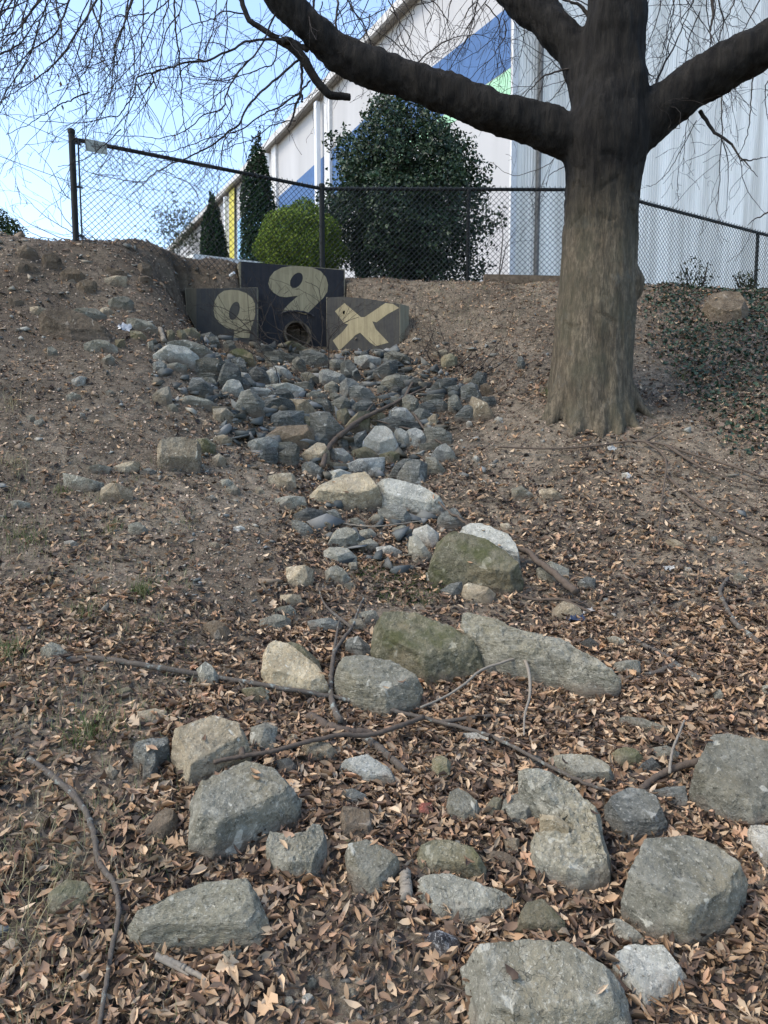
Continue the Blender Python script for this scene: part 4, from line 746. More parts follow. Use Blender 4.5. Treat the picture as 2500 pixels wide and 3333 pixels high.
corr = m.done(m.mix(m.ramp(b, [(.6, 0.), (.8, .25)]), m.mix(m.ramp(a, [(.38, 0.), (.62, 1.)]), (.60, .57, .50), (.90, .87, .79)), (.45, .42, .36)), m.bump(b, .1, .01))
LW = 34.; RW = 24.
def wl(s, z, off=0.): n = -Rd; return np.array([CO[0] + Wd[0] * s + n[0] * off, CO[1] + Wd[1] * s + n[1] * off, z])
def wr(s, z, off=0.): n = -Wd; return np.array([CO[0] + Rd[0] * s + n[0] * off, CO[1] + Rd[1] * s + n[1] * off, z])
MB().add([wl(0, GZ0 - .5), wl(LW, GZ0 - .5), wl(LW, EZ), wl(0, EZ)], [(0, 1, 2, 3)]).build('stucco_wall', stucco, bt)
# corrugated wall as real waves
V = []; F = []; ss = np.arange(0, RW, .019); TOP = EZ + 4
for k, s in enumerate(ss):
    o_ = .011 * math.sin(k * math.pi / 2 + .6); V += [wr(s, GZ0 - .5, o_), wr(s, TOP, o_)]
for k in range(len(ss) - 1): F.append((2 * k, 2 * k + 2, 2 * k + 3, 2 * k + 1))
MB().add(V, F).build('corrugated_wall', corr, bt)
MB().add([wl(LW, GZ0 - .5), wl(LW, EZ), wl(LW, EZ) + np.array([*Rd * RW, 0]), wl(LW, GZ0 - .5) + np.array([*Rd * RW, 0]), wr(RW, GZ0 - .5), wr(RW, EZ)], [(0, 1, 2, 3), (4, 5, 2, 3)]).build('rear_wall', stucco, bt)
roof_m = plain('grey_roof_metal', (.30, .29, .27), .6, .3, (3, .2)); sof_m = plain('brown_soffit', (.30, .275, .24), .8, .2, (6, .2)); gut_m = plain('aged_white_gutter', (.50, .48, .44), .5, .4, (9, .2))
r0, r1 = wl(-.3, EZ + .02, .2), wl(LW + .3, EZ + .02, .2); s0, s1 = wl(-.3, EZ + 3.6, -RW / 2), wl(LW + .3, EZ + 3.6, -RW / 2); t0, t1 = wl(-.3, EZ, -RW - .4), wl(LW + .3, EZ, -RW - .4)
MB().prism([r0, s0, s1, r1], (0, 0, .12)).prism([s0, t0, t1, s1], (0, 0, .12)).build('roof', roof_m, bt)
MB().prism([wl(-.3, EZ, .2), wl(-.3, EZ, 0.01), wl(LW + .3, EZ, 0.01), wl(LW + .3, EZ, .2)], (0, 0, -.06)).build('soffit', sof_m, bt)
MB().prism([wl(-.3, EZ - .07, .21), wl(-.3, EZ + .14, .21), wl(LW + .3, EZ + .14, .21), wl(LW + .3, EZ - .07, .21)], np.array([*(-Rd), 0]) * .1).build('gutter', gut_m, bt)
def s_at(xd):   # wall coordinate of a column of the photo
    k = colk(xd, 420); return (k * CO[1] - CO[0]) / (Wd[0] - k * Wd[1])
pil_m = plain('pale_pilaster', (.56, .56, .55), .6, .3, (7, .12)); dsp_m = plain('white_downspout', (.68, .69, .70), .45, .4); dk_m = plain('dark_pipe_paint', (.11, .105, .095), .6, .4, (12, .3))
for xd, wdt in ((713, .22), (597, .25), (503, .3), (378, .35)):
    s = s_at(xd); MB().box(wl(s, (GZ0 + EZ) / 2, .05), (*(Wd * wdt), 0), (*(Rd * .05), 0), (0, 0, (EZ - GZ0) / 2 - .04)).build('pilaster', pil_m, bt)
for xd, wdt in ((700, .095), (590, .07), (497, .08), (373, .09)):
    s = s_at(xd); MB().box(wl(s, (GZ0 + EZ) / 2 - .1, .22), (*(Wd * wdt), 0), (*(Rd * .07), 0), (0, 0, (EZ - GZ0) / 2 - .15)).build('downspout', dsp_m, bt)
tq = .45
MB().tube([wr(.62, GZ0 - .4, .10), wr(.66, TOP - .5, .10)], .055, 12).build('corner_drainpipe', dk_m, bt)
MB().box(wr(.02, (GZ0 + TOP) / 2, .03), (*(Rd * .07), 0), (*(Wd * .03), 0), (0, 0, (TOP - GZ0) / 2)).build('corner_trim', pil_m, bt)
def onleft(x, y, off):
    n3_ = np.array([*(-Rd), 0]); C0 = np.array([0, 0, CZ]); r = ray(x * 1.507, y * 1.507); w0 = wl(0, GZ0, off); return C0 + r * (np.dot(w0 - C0, n3_) / np.dot(r, n3_))
def band(name, pts, mat, off=.006):
    P = [Vector(onleft(x, y, off)) for x, y in pts]; T = tessellate_polygon([P]); return mesh_obj(name, [tuple(p) for p in P], [tuple(t) for t in T], mat, bt)
blue_m = plain('blue_wall_paint', (.055, .12, .26), .6, .3, (5, .15)); green_m = plain('green_wall_paint', (.32, .56, .36), .6, .3, (5, .12)); yel_m = plain('yellow_wall_paint', (.50, .44, .07), .6, .3, (5, .1)); lb_m = plain('light_blue_wall_paint', (.25, .45, .66), .6, .3, (5, .1))
band('blue_band', [(593, 433), (636, 395), (693, 343), (715, 325), (812, 235), (920, 155), (1030, 68), (1103, 10), (1103, 145), (1030, 195), (900, 290), (760, 400), (640, 500), (593, 540)], blue_m)
band('green_band', [(1103, 147), (1103, 215), (1000, 250), (880, 330), (760, 420), (700, 470), (700, 450), (760, 402), (900, 292), (1030, 197)], green_m)
band('yellow_band', [(495, 405), (506, 405), (506, 580), (495, 580)], yel_m, .112)
band('light_blue_band', [(513, 480), (545, 440), (592, 400), (592, 600), (513, 600)], lb_m)
for z in np.arange(GZ0 + .2, EZ - .2, .28):      # lap siding on the far bay
    s = s_at(488); MB().box(wl((s + LW) / 2, z, .012), (*(Wd * (LW - s) / 2), 0), (*(Rd * .012), 0), (0, 0, .012)).build('siding_lap', stucco, bt)
# low beige outbuilding just beyond the crest
q0, q1 = D(418, 548, 13.5), D(668, 582, 14.6); sh = empty('low_outbuilding', [q0[0], q0[1], CZ + 2.1], 'low beige outbuilding with a flat white roof edge behind the fence', 'outbuilding')
u = q1 - q0; u[2] = 0; q1 = q0 + u; bn = np.array([u[1], -u[0], 0]); bn /= np.linalg.norm(bn); bk = -bn * 2.2
beige = plain('beige_boards', (.40, .36, .27), .8, .2, (6, .15))
MB().prism([q0, q1, q1 + bk, q0 + bk + np.array([-.5, 0, 0])], (0, 0, -.09)).build('roof', plain('white_roof_edge', (.62, .62, .58), .6), sh)
mb = MB()
for k in range(6): mb.prism([q0 - bn * .10 + [0.02, 0, -.09 - k * .21], q1 - bn * .10 + [0, 0, -.09 - k * .21], q1 - bn * .10 + [0, 0, -.29 - k * .21], q0 - bn * .10 + [0.02, 0, -.29 - k * .21]], -bn * .06)
mb.prism([q0 - bn * .17 + [.02, 0, -.095], q1 - bn * .17 + [0, 0, -.095], q1 - bn * .17 + [0, 0, -1.3], q0 - bn * .17 + [.02, 0, -1.3]], -bn * 1.8)
mb.build('wall', beige, sh)
# utility cables
cab = plain('black_cable', (.02, .02, .02))
for k, (l, lab) in enumerate((([(-120, 430), (0, 485), (310, 615), (700, 745), (960, 850)], 'upper black utility cable crossing the sky at the left'), ([(-120, 625), (0, 675), (290, 780), (520, 850), (760, 950)], 'lower black utility cable crossing the sky at the left'))):
    ps = [pt(x * .7535, y * .7535, 26 + i * 2.5) for i, (x, y) in enumerate(l)]
    tag(MB().tube(spline(ps, 20), .012, 4).build('utility_cable', cab, origin=ps[0]), lab, 'cable')
# ================================================================ BIG TREE
def pxr(r, d): return r * d / 1625.
def D3(l, d0): return np.array([D(x, y, d0 + (q[0] if q else 0)) for x, y, *q in l])
m = M('bark', .92, .18); v = m.coord(); vs = m.coord((1, 1, .16)); a = m.noise(vs, 16, 6, .7, .3); b = m.noise(v, 3, 4, .6); c = m.noise(v, 60, 4, .7); e = m.noise(m.coord((1, 1, .11)), 55, 5, .7, .5)
geo = m.N.new('ShaderNodeSeparateXYZ'); m.L.new(v, geo.inputs[0])
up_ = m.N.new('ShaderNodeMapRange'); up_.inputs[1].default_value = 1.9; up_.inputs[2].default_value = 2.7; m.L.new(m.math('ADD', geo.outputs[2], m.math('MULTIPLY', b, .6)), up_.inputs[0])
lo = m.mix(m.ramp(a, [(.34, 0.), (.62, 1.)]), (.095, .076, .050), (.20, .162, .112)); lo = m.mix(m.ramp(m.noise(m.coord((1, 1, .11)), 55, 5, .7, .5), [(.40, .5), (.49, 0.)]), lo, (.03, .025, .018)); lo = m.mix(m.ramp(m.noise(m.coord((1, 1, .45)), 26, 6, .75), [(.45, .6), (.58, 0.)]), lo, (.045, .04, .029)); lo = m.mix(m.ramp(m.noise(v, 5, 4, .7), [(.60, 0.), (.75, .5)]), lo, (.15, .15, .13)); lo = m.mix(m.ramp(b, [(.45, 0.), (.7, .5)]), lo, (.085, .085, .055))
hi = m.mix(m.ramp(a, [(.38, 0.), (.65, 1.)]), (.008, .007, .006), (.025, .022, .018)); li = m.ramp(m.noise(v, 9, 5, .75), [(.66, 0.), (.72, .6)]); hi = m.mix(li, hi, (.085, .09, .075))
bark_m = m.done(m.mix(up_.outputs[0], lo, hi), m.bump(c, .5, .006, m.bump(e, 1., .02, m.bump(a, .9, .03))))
m = M('twig_bark', .85, .2); v = m.coord(); a = m.noise(v, 14, 4, .7); twig_m = m.done(m.mix(m.ramp(a, [(.4, 0.), (.62, 1.)]), (.018, .015, .013), (.052, .043, .036)))
TD = 6.97
tree = empty('tree', [D(1285, 930, TD)[0], TD, CZ - .05], 'large bare tree with a thick trunk and spreading dark limbs', 'tree')
def limb(pts, d0, k=1.0):
    P = np.array([D(x, y, d0 + (q[0] if q else 0)) for x, y, r, *q in pts]); rr = np.array([pxr(p[2], d0 + (p[3] if len(p) > 3 else 0)) for p in pts]); n = len(pts) * 6
    R_ = spline(np.stack([rr, rr * 0, rr * 0], 1), n)[:, 0]; return spline(P, n), R_ * k
LIMBS = {
 'trunk': limb([(1272, 1010, 100), (1273, 950, 97), (1274, 900, 92), (1275, 850, 90), (1281, 750, 84), (1288, 650, 81), (1294, 550, 78), (1299, 450, 76), (1302, 390, 78), (1306, 330, 86), (1313, 270, 84), (1318, 190, 72), (1324, 100, 65), (1330, 0, 59), (1333, -120, 54), (1338, -300, 46)], TD),
 'L': limb([(1300, 318, 62), (1235, 297, 56), (1160, 270, 51), (1060, 240, 49), (960, 200, 47, .05), (860, 168, 44, .1), (780, 140, 42, .1), (715, 100, 42, .1), (665, 55, 40, .05), (610, 0, 38), (550, -80, 34, -.1), (440, -190, 27, -.3), (250, -330, 18, -.5)], TD),
 'UL': limb([(1300, 270, 52), (1268, 190, 46, .1), (1240, 110, 43, .2), (1195, 55, 44, .3), (1140, 8, 43, .4), (1075, -55, 40, .5), (980, -160, 32, .7), (850, -330, 22, 1)], TD),
 'R': limb([(1330, 310, 66), (1400, 258, 60, -.05), (1460, 212, 57, -.1), (1530, 165, 55, -.2), (1600, 125, 53, -.3), (1680, 80, 51, -.4), (1780, 10, 46, -.5), (1900, -100, 36, -.6)], TD)}
mb = MB()
for k, (P, R_) in LIMBS.items(): mb.add(*rings(P, R_ * (1. if k == 'trunk' else .84), 28))
rootz = lambda x, y: float(H(x, y))
tb = D(1274, 930, TD)
for ang, ln_, r0 in ((-1.75, .62, .12), (-1.38, .60, .11), (-1.0, .75, .10), (-.45, .9, .09), (-2.25, .66, .11), (-2.8, .7, .10), (.2, .8, .1), (1.2, .7, .1), (2.2, .7, .1), (3.3, .75, .09)):
    P = []
    for t in np.linspace(0, 1, 8):
        rr = .24 + t * ln_ * .48; x = tb[0] + rr * math.cos(ang + .15 * math.sin(3 * t)); y = tb[1] + rr * math.sin(ang + .15 * math.sin(3 * t)); z = rootz(x, y) + .50 * (1 - t) ** 2.3 - .04
        P.append((x, y, z))
    mb.add(*rings(spline(P, 16), np.linspace(r0 * .82, .022, 16), 14))
# burl
bc = D(1364, 608, TD - .06)
for dx, dz, r in ((0, 0, .115), (-.03, .09, .10), (.02, -.07, .09), (-.06, .18, .08)):
    mb.tube([bc + [dx - r, .0, dz], bc + [dx - r * .5, 0, dz], bc + [dx + r * .5, 0, dz], bc + [dx + r * .9, 0, dz]], [r * .5, r, r * .95, r * .45], 16)
tmp = mb.build('tmp', bark_m)
md = tmp.modifiers.new('r', 'REMESH'); md.mode = 'VOXEL'; md.voxel_size = .022; sm_ = tmp.modifiers.new('s', 'SMOOTH'); sm_.iterations = 7; sm_.factor = .6
dg = bpy.context.evaluated_depsgraph_get(); dg.update(); me = bpy.data.meshes.new_from_object(tmp.evaluated_get(dg)); bpy.data.objects.remove(tmp)
nv = len(me.vertices); co = np.zeros(nv * 3, np.float32); me.vertices.foreach_get('co', co); co = co.reshape(-1, 3).astype(float); no = np.zeros(nv * 3, np.float32); me.vertices.foreach_get('normal', no); no = no.reshape(-1, 3)
q1_, q2_ = VN(11), VN(12); ang = np.arctan2(co[:, 1] - TD, co[:, 0] - D(1285, 700, TD)[0])
knob = np.array([mnoise.fractal(Vector((p[0] * 3.2, p[1] * 3.2, p[2] * 3.2)), 1, 2, 3) for p in co]) * .028 * np.clip((co[:, 2] - CZ - 1.8) / 1.2, 0, 1)
disp = knob + np.array([mnoise.fractal(Vector((p[0] * 7, p[1] * 7, p[2] * 1.6)), 1, 2, 4) for p in co]) * .016 + np.array([mnoise.noise(Vector((p[0] * 30, p[1] * 30, p[2] * 4))) for p in co]) * .010
gash = np.exp(-((co[:, 2] - 2.75 - .05 * np.sin(co[:, 0] * 9)) / .02) ** 2) * .0
ring = np.zeros(nv)
for zz, w_ in ((3.70, .02), (3.45, .018), (2.55, .016), (3.9, .02)): ring += np.exp(-((co[:, 2] - zz - .05 * np.sin(ang * 5 + zz * 9)) / w_) ** 2) * .014
trunkish = (np.abs(co[:, 0] - D(1285, 700, TD)[0]) < .5); co += no * (disp - ring * trunkish * (np.sin(ang * 7) > -.3))[:, None]
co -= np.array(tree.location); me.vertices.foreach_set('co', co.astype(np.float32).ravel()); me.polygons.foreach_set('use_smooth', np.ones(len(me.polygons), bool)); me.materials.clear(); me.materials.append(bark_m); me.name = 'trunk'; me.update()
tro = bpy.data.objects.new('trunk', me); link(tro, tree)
# ---- branches and twigs
TR = random.Random(5)
def rv(): return np.array([TR.gauss(0, 1), TR.gauss(0, 1), TR.gauss(0, 1)])
class Tw:
    def __init__(s): s.V = []; s.F = []; s.n = 0
    def tube(s, P, R_, k=3):
        V, F = rings(P, R_, k, cap=False); s.V.append(V); s.F.append(F + s.n); s.n += len(V)
    def build(s, name, mat, parent): return mesh_obj(name, np.concatenate(s.V), np.concatenate(s.F), mat, parent)
def grow(tw, P, R_, level, dens=1.0, droop=-.1, minr=.002):
    seg = np.linalg.norm(np.diff(P, axis=0), axis=1); L = seg.sum(); n = max(1, int(L * (6.5 if level == 1 else 6.0) * dens))
    for _ in range(n):
        t = TR.uniform(.08, .98); i = min(int(t * (len(P) - 1)), len(P) - 2); p = P[i]; T = P[i + 1] - P[i]; T = T / (np.linalg.norm(T) + 1e-9)
        s = np.cross(T, rv()); s /= np.linalg.norm(s) + 1e-9; a = TR.uniform(.5, 1.15); d = T * math.cos(a) + s * math.sin(a)
        ln_ = (TR.uniform(.30, .85) if level == 1 else TR.uniform(.08, .30)) * (1.15 - .5 * t)
        k = 9 if level == 1 else 5; pts = [p]; dd = d.copy()
        for j in range(k):
            dd = dd + rv() * (.15 if level == 1 else .24) + np.array([0, 0, droop]) * .6; dd /= np.linalg.norm(dd); pts.append(pts[-1] + dd * ln_ / k)
        pts = np.array(pts); r0 = min(R_[i] * .6, .006 if level == 1 else .0031); rr = np.linspace(r0, minr, len(pts)); tw.tube(pts, rr, 3)
        if level == 1: grow(tw, pts, rr, 2, dens, droop * .5, minr)
        elif TR.random() < .6:
            e_ = pts[3] + rv() * .035; tw.tube(np.array([pts[2], e_]), [.0020, .0016], 3)
def branch(z, pts, r0, r1, d0, d1, dens=1.0, droop=-.1, wig=.012, parent=tree, name='branch', mat=None):
    s_ = src(z, pts); n = len(s_); P = np.array([pt(s_[i][0], s_[i][1], (d0 + (d1 - d0) * i / (n - 1)) * (1.068 if parent is tree else 1)) for i in range(n)]); m_ = n * 6; P = spline(P, m_)
    w_ = np.cumsum(np.array([rv() for _ in range(m_)]), 0) * wig * .35; w_ -= np.linspace(0, 1, m_)[:, None] * w_[-1]; P = P + w_; R_ = np.linspace(r0, r1, m_)
    tw = Tw(); tw.tube(P, R_, 7 if r0 > .01 else 5)
    if dens > 0: grow(tw, P, R_, 1, dens, droop)
    return tw.build(name, mat or twig_m, parent)
A_ = [([(1220,175),(1100,172),(1000,215),(880,265),(770,290),(680,325),(590,355),(560,420),(520,470),(470,500),(350,530),(170,525)], .011, 6.5, 5.4),
 ([(1290,262),(1180,360),(1080,450),(1020,545),(950,600),(850,660),(760,700),(680,745),(600,780),(500,770),(350,730)], .011, 6.5, 5.6),
 ([(1340,345),(1280,410),(1200,470),(1130,500),(1030,560),(960,575),(830,620),(720,655),(610,655)], .009, 6.5, 5.9),
 ([(750,-60),(752,90),(765,220),(780,330),(790,420),(795,510),(810,600),(825,690)], .008, 5.6, 5.9),
 ([(600,-60),(530,100),(500,180),(490,260),(485,340),(470,410)], .007, 5.2, 5.2),
 ([(445,-60),(430,80),(400,180),(385,270),(340,350),(335,420)], .007, 5.4, 5.1),
 ([(440,-40),(330,160),(250,270),(200,330),(110,380),(0,440)], .009, 5.8, 5.0),
 ([(310,-40),(240,130),(150,200),(60,270),(-40,310)], .009, 5.9, 5.2),
 ([(190,-40),(100,100),(30,150),(-60,180)], .009, 5.3, 5.0),
 ([(1190,60),(1110,220),(1040,310),(980,400),(960,460),(880,490),(820,540),(720,580),(600,590),(400,570)], .009, 6.5, 5.6),
 ([(940,-60),(930,100),(900,220),(870,330)], .006, 6.2, 6.2), ([(830,-60),(870,60),(880,130),(860,220),(830,255)], .007, 6.0, 6.1),
 ([(640,50),(560,70),(480,80),(430,140)], .005, 5.8, 5.6), ([(1205,150),(1190,270),(1130,290),(1000,340),(880,340),(800,320)], .007, 6.6, 6.2),
 ([(1280,520),(1180,540),(1100,600),(960,650),(870,665)], .006, 6.6, 6.2), ([(1060,60),(960,40),(900,70),(800,110),(720,200)], .007, 6.6, 6.0),
 ([(385,400),(300,420),(230,470),(150,520),(30,580)], .006, 5.3, 5.0), ([(660,320),(655,370),(620,420),(540,430)], .007, 6.1, 5.9),
 ([(980,400),(995,440),(960,520),(900,590),(850,640)], .006, 6.2, 6.0), ([(-60,60),(60,20),(190,-30)], .008, 5.0, 5.4), ([(-60,250),(60,200),(160,90),(250,-40)], .008, 5.0, 5.5),
 ([(700,730),(760,760),(830,800),(870,870)], .004, 5.9, 5.8), ([(520,560),(430,640),(360,690),(250,720)], .005, 5.6, 5.4),
 ([(1660,40),(1560,90),(1480,100),(1470,130)], .005, 6.6, 6.6)]
for l, r, d0, d1 in A_: branch('A', l, r, .0022, d0, d1, 1.0)
branch('A', [(1025,-50),(1060,60),(1130,110),(1200,165),(1290,225)], .022, .028, 6.4, 6.6, .25)
branch('A', [(1215,180),(1260,190),(1330,215)], .03, .025, 6.5, 6.6, 0)
branch('A', [(1260,200),(1310,250),(1345,310),(1390,375),(1425,412),(1470,415),(1512,420)], .045, .03, 6.45, 6.5, 0, wig=.004, mat=bark_m)
branch('A', [(1300,270),(1305,350),(1300,400),(1308,440)], .014, .008, 6.5, 6.5, 0)
branch('A', [(1300,390),(1270,460),(1245,550)], .014, .008, 6.55, 6.5, .2)
branch('A', [(1360,-60),(1355,60),(1370,130)], .012, .010, 6.7, 6.6, .6); branch('A', [(1460,-60),(1455,80),(1450,200)], .011, .010, 6.8, 6.6, .6); branch('A', [(1480,-30),(1570,130),(1610,260)], .008, .004, 6.7, 6.8, .8)
B_ = [([(1365,480),(1420,550),(1500,630),(1540,690),(1615,765)], .019, 6.5, 6.2, .7), ([(1540,695),(1600,685),(1650,682)], .009, 6.2, 6.1, .6),
 ([(1170,365),(1200,290),(1250,200),(1300,80),(1345,-40)], .013, 6.8, 6.9, .9), ([(1418,-40),(1415,100),(1420,195)], .018, 6.5, 6.4, .5),
 ([(1105,215),(1150,310),(1180,350)], .01, 6.7, 6.7, .6), ([(800,298),(700,330),(630,400),(570,450)], .010, 6.6, 6.9, .8), ([(805,290),(770,370),(705,450)], .008, 6.6, 6.8, .5),
 ([(890,70),(850,30),(780,5),(700,-30)], .020, 6.8, 6.9, .5), ([(1460,420),(1455,600),(1450,750),(1440,900),(1465,985)], .006, 6.2, 6.3, .8),
 ([(1600,330),(1590,500),(1560,620),(1500,700)], .006, 6.0, 6.2, .8), ([(105,305),(200,220),(290,170),(400,150),(480,170)], .008, 6.7, 6.9, 1.0),
 ([(1700,880),(1620,930),(1570,975)], .009, 5.9, 6.0, .3), ([(1350,520),(1250,700),(1180,780),(1130,800)], .004, 6.5, 6.7, .6), ([(770,640),(700,720),(560,760),(460,700)], .004, 6.6, 7.2, .7),
 ([(60,-40),(130,100),(70,250)], .007, 6.9, 6.8, .8), ([(300,-40),(280,80),(220,210)], .006, 6.9, 7.0, .9), ([(420,-40),(380,120),(300,260),(260,340)], .007, 7.0, 7.1, .9), ([(540,-40),(500,100),(430,200),(260,310)], .006, 7.0, 7.1, .9),
 ([(620,-40),(600,180),(560,330)], .006, 7.1, 7.1, .9), ([(0,150),(120,260),(160,330)], .006, 6.9, 6.8, .7), ([(1200,-40),(1160,150),(1120,260)], .006, 6.9, 6.9, .9), ([(1530,-40),(1480,80),(1380,200)], .008, 6.7, 6.6, .7), ([(1640,-40),(1560,120),(1500,170)], .007, 6.6, 6.5, .7),
 ([(1270,-40),(1230,150),(1350,260)], .005, 7, 7, .8), ([(1690,300),(1650,420),(1670,560)], .006, 5.9, 6.0, .8), ([(780,720),(720,760),(700,800)], .004, 6.6, 6.8, .6), ([(1170,455),(1230,455),(1275,490),(1270,550),(1230,560)], .0035, 6.3, 6.2, .5), ([(1230,560),(1240,520),(1180,455)], .003, 6.3, 6.2, .5)]
for l, r, d0, d1, dn in B_: branch('B', l, r, .002, d0, d1, dn)
# sprays that hang in from limbs above the frame
for i in range(44):
    x = TR.choice([TR.uniform(-80, 620), TR.uniform(-60, 1400), TR.uniform(1000, 2560)]); left = x < 800; d0 = TR.uniform(4.9, 6.4) if left else TR.uniform(6.9, 8.2)
    ln_ = TR.uniform(180, 620) if left else TR.uniform(120, 420); y = TR.uniform(-220, -40); l = [(x, y)]; dx = TR.uniform(-60, 20) if left else TR.uniform(-45, 45)
    for k in range(5): l.append((l[-1][0] + dx + TR.gauss(0, 22), l[-1][1] + (ln_ - y) / 5)); dx -= TR.uniform(0, 30) if left else TR.uniform(-25, 25)
    branch('D', [(a / 1.507, b / 1.507) for a, b in l], .006, .0018, d0, d0 + TR.uniform(-.3, .3), .85)
for i in range(30):
    x = TR.uniform(1560, 2560) if i % 3 else TR.uniform(900, 1500); y = TR.uniform(-120, 60) if i % 3 else TR.uniform(-60, 60); ln_ = TR.uniform(200, 620) if x > 1950 else TR.uniform(120, 330); dx = TR.uniform(-50, 50); l = [(x, y)]
    for k in range(5): l.append((l[-1][0] + dx + TR.gauss(0, 18), l[-1][1] + ln_ / 5)); dx += TR.uniform(-28, 28)
    d_ = TR.uniform(6.7, 7.3); branch('D', [(a / 1.507, b / 1.507) for a, b in l], .0065, .002, d_, d_ + TR.uniform(-.2, .2), .8)
# last dry leaves still hanging
lm = leaf_mat('dry_leaf'); V = []; F = []
for x, y in [(65,365),(150,320),(152,345),(262,350),(305,420),(298,468),(268,450),(155,460),(635,180),(752,575),(865,568),(860,225),(985,400),(172,652),(355,560),(250,315)]:
    p = pt(x * .7535, y * .7535, 5.4); k = len(V); a = rv(); a /= np.linalg.norm(a); dn = np.array([a[0] * .3, a[1] * .3, -1]) * .05; sd_ = np.array([a[1], -a[0], .2]) * .010
    V += [p, p + dn * .4 + sd_, p + dn, p + dn * .4 - sd_]; F += [(k, k + 1, k + 2, k + 3)]
mesh_obj('dry_leaf', V, F, lm, tree, col=np.tile([.10, .05, .025], (len(V), 1)))['kind'] = 'stuff'
# ================================================================ LEAF CLOUDS
def cards(P, Nn, size, aspect, col, seed, fold=.25):
    """little folded leaf blades: P (n,3), Nn normals"""
    r_ = np.random.default_rng(seed); n = len(P); a = r_.normal(size=(n, 3)); a -= (a * Nn).sum(1)[:, None] * Nn; a /= np.linalg.norm(a, axis=1)[:, None] + 1e-9; b = np.cross(Nn, a)
    s = size[:, None]; w_ = s * (aspect * r_.uniform(.6, 1.4, (n, 1))); up = Nn * s * fold * r_.uniform(-.6, 1.2, (n, 1))
    cur = Nn * s * r_.uniform(-.1, .35, (n, 1))
    V = np.stack([P - a * s * .5 + cur, P - a * s * .12 + b * w_ * .5 + up, P + a * s * .22 + b * w_ * .42 + up, P + a * s * .5 + cur, P + a * s * .22 - b * w_ * .42 + up, P - a * s * .12 - b * w_ * .5 + up, P - a * s * .12, P + a * s * .22], 1).reshape(-1, 3)
    f = np.array([[0, 1, 6, 6], [1, 2, 7, 6], [2, 3, 7, 7], [7, 3, 4, 4], [6, 7, 4, 5], [0, 6, 5, 5]])
    tri = np.array([[0, 1, 6], [1, 2, 7], [1, 7, 6], [2, 3, 7], [7, 3, 4], [6, 7, 4], [6, 4, 5], [0, 6, 5]])
    F = (tri[None] + np.arange(n)[:, None, None] * 8).reshape(-1, 3); C = np.repeat(col, 8, 0)
    return V, F, C
def rdir(r_, n): q = r_.normal(size=(n, 3)); return q / np.linalg.norm(q, axis=1)[:, None]
gl = leaf_mat('glossy_leaf', .5, .15, .35); mt = leaf_mat('matt_needle', .75, .2, .2)
def bush(name, label, cat, c, rad, n, size, aspect, cols, seed, mat, shell=.55, gap=0., lump=.25, shape=None, stems=6, z0=None, group=None):
    r_ = np.random.default_rng(seed); c = np.array(c, float); z0 = c[2] - rad[2] if z0 is None else z0; root = empty(name, [c[0], c[1], z0], label, cat, group)
    d = rdir(r_, n); rr = r_.uniform(0, 1, n) ** .38; rr = np.maximum(rr, r_.uniform(shell * .5, 1, n) * (r_.random(n) < .8))
    lp = np.array([1 + lump * mnoise.fractal(Vector((q[0] * 2.3 + seed, q[1] * 2.3, q[2] * 2.3)), 1, 2, 4) for q in d]); P = d * (rr * lp)[:, None]
    if shape is not None: P = shape(P)
    P = c + P * np.array(rad)
    hole = np.array([mnoise.fractal(Vector(tuple(q * 2.1)), 1, 2, 3) for q in P]); keep = hole > -.36 + gap - .25 * r_.random(n); P = P[keep]; d = d[keep]
    keep = P[:, 2] > z0; P = P[keep]; d = d[keep]; n = len(P)
    Nn = d * .7 + rdir(r_, n) * .8 + [0, 0, .3]; Nn /= np.linalg.norm(Nn, axis=1)[:, None]; cl = np.array(cols)[r_.integers(0, len(cols), n)] * r_.uniform(.6, 1.35, (n, 1))
    V, F, C = cards(P, Nn, size * r_.uniform(.6, 1.25, n), aspect, cl, seed); mesh_obj('foliage', V, F, mat, root, col=C)
    tw = Tw(); TR.seed(seed)
    for k in range(stems):
        a = TR.uniform(0, 6.28); e_ = c + np.array([math.cos(a) * rad[0] * .75, math.sin(a) * rad[1] * .75, TR.uniform(.1, .8) * rad[2]]); s_ = np.array([c[0] + math.cos(a) * .1 * rad[0], c[1] + math.sin(a) * .1 * rad[1], z0 - .1])
        P_ = spline([s_, (s_ * .6 + e_ * .4) + rv() * .04, e_], 12); R_ = np.linspace(.03 * rad[2], .006, 12); tw.tube(P_, R_, 6); grow(tw, P_, R_, 2, .5, 0)
    tw.build('stems', twig_m, root); return root
PZ = CZ + 2.13
hc = D(872, 420, 12.3); hz = (D(872, 228, 12.3)[2] + PZ) / 2
bush('holly_bush', 'big dark glossy evergreen bush behind the fence in front of the building', 'bush', [hc[0], 12.35, hz], (1.16, 1.1, (D(872, 236, 12.3)[2] - PZ) / 2 * 1.03), 50000, .066, .5, [(.018, .042, .018), (.028, .06, .024), (.012, .026, .014), (.045, .07, .03)], 3, gl, lump=.5, gap=.02, stems=22,
     shape=lambda P: P * np.stack([1.12 - .18 * P[:, 2], 1.1 - .1 * P[:, 2], np.ones(len(P))], 1))
yc = D(655, 495, 11.6)
bush('round_shrub', 'clipped round yellow-green shrub behind the corner post', 'shrub', [yc[0] - .04, 11.6, PZ + .66], (.63, .6, .68), 60000, .032, .42, [(.16, .23, .035), (.11, .17, .025), (.06, .11, .018), (.23, .28, .05)], 5, mt, lump=.16, gap=-.3, stems=9, z0=PZ + .02,
     shape=lambda P: P * np.stack([1.08 + .12 * (P[:, 2] < -.2) * -1 + .0 * P[:, 0], np.ones(len(P)), np.ones(len(P))], 1))
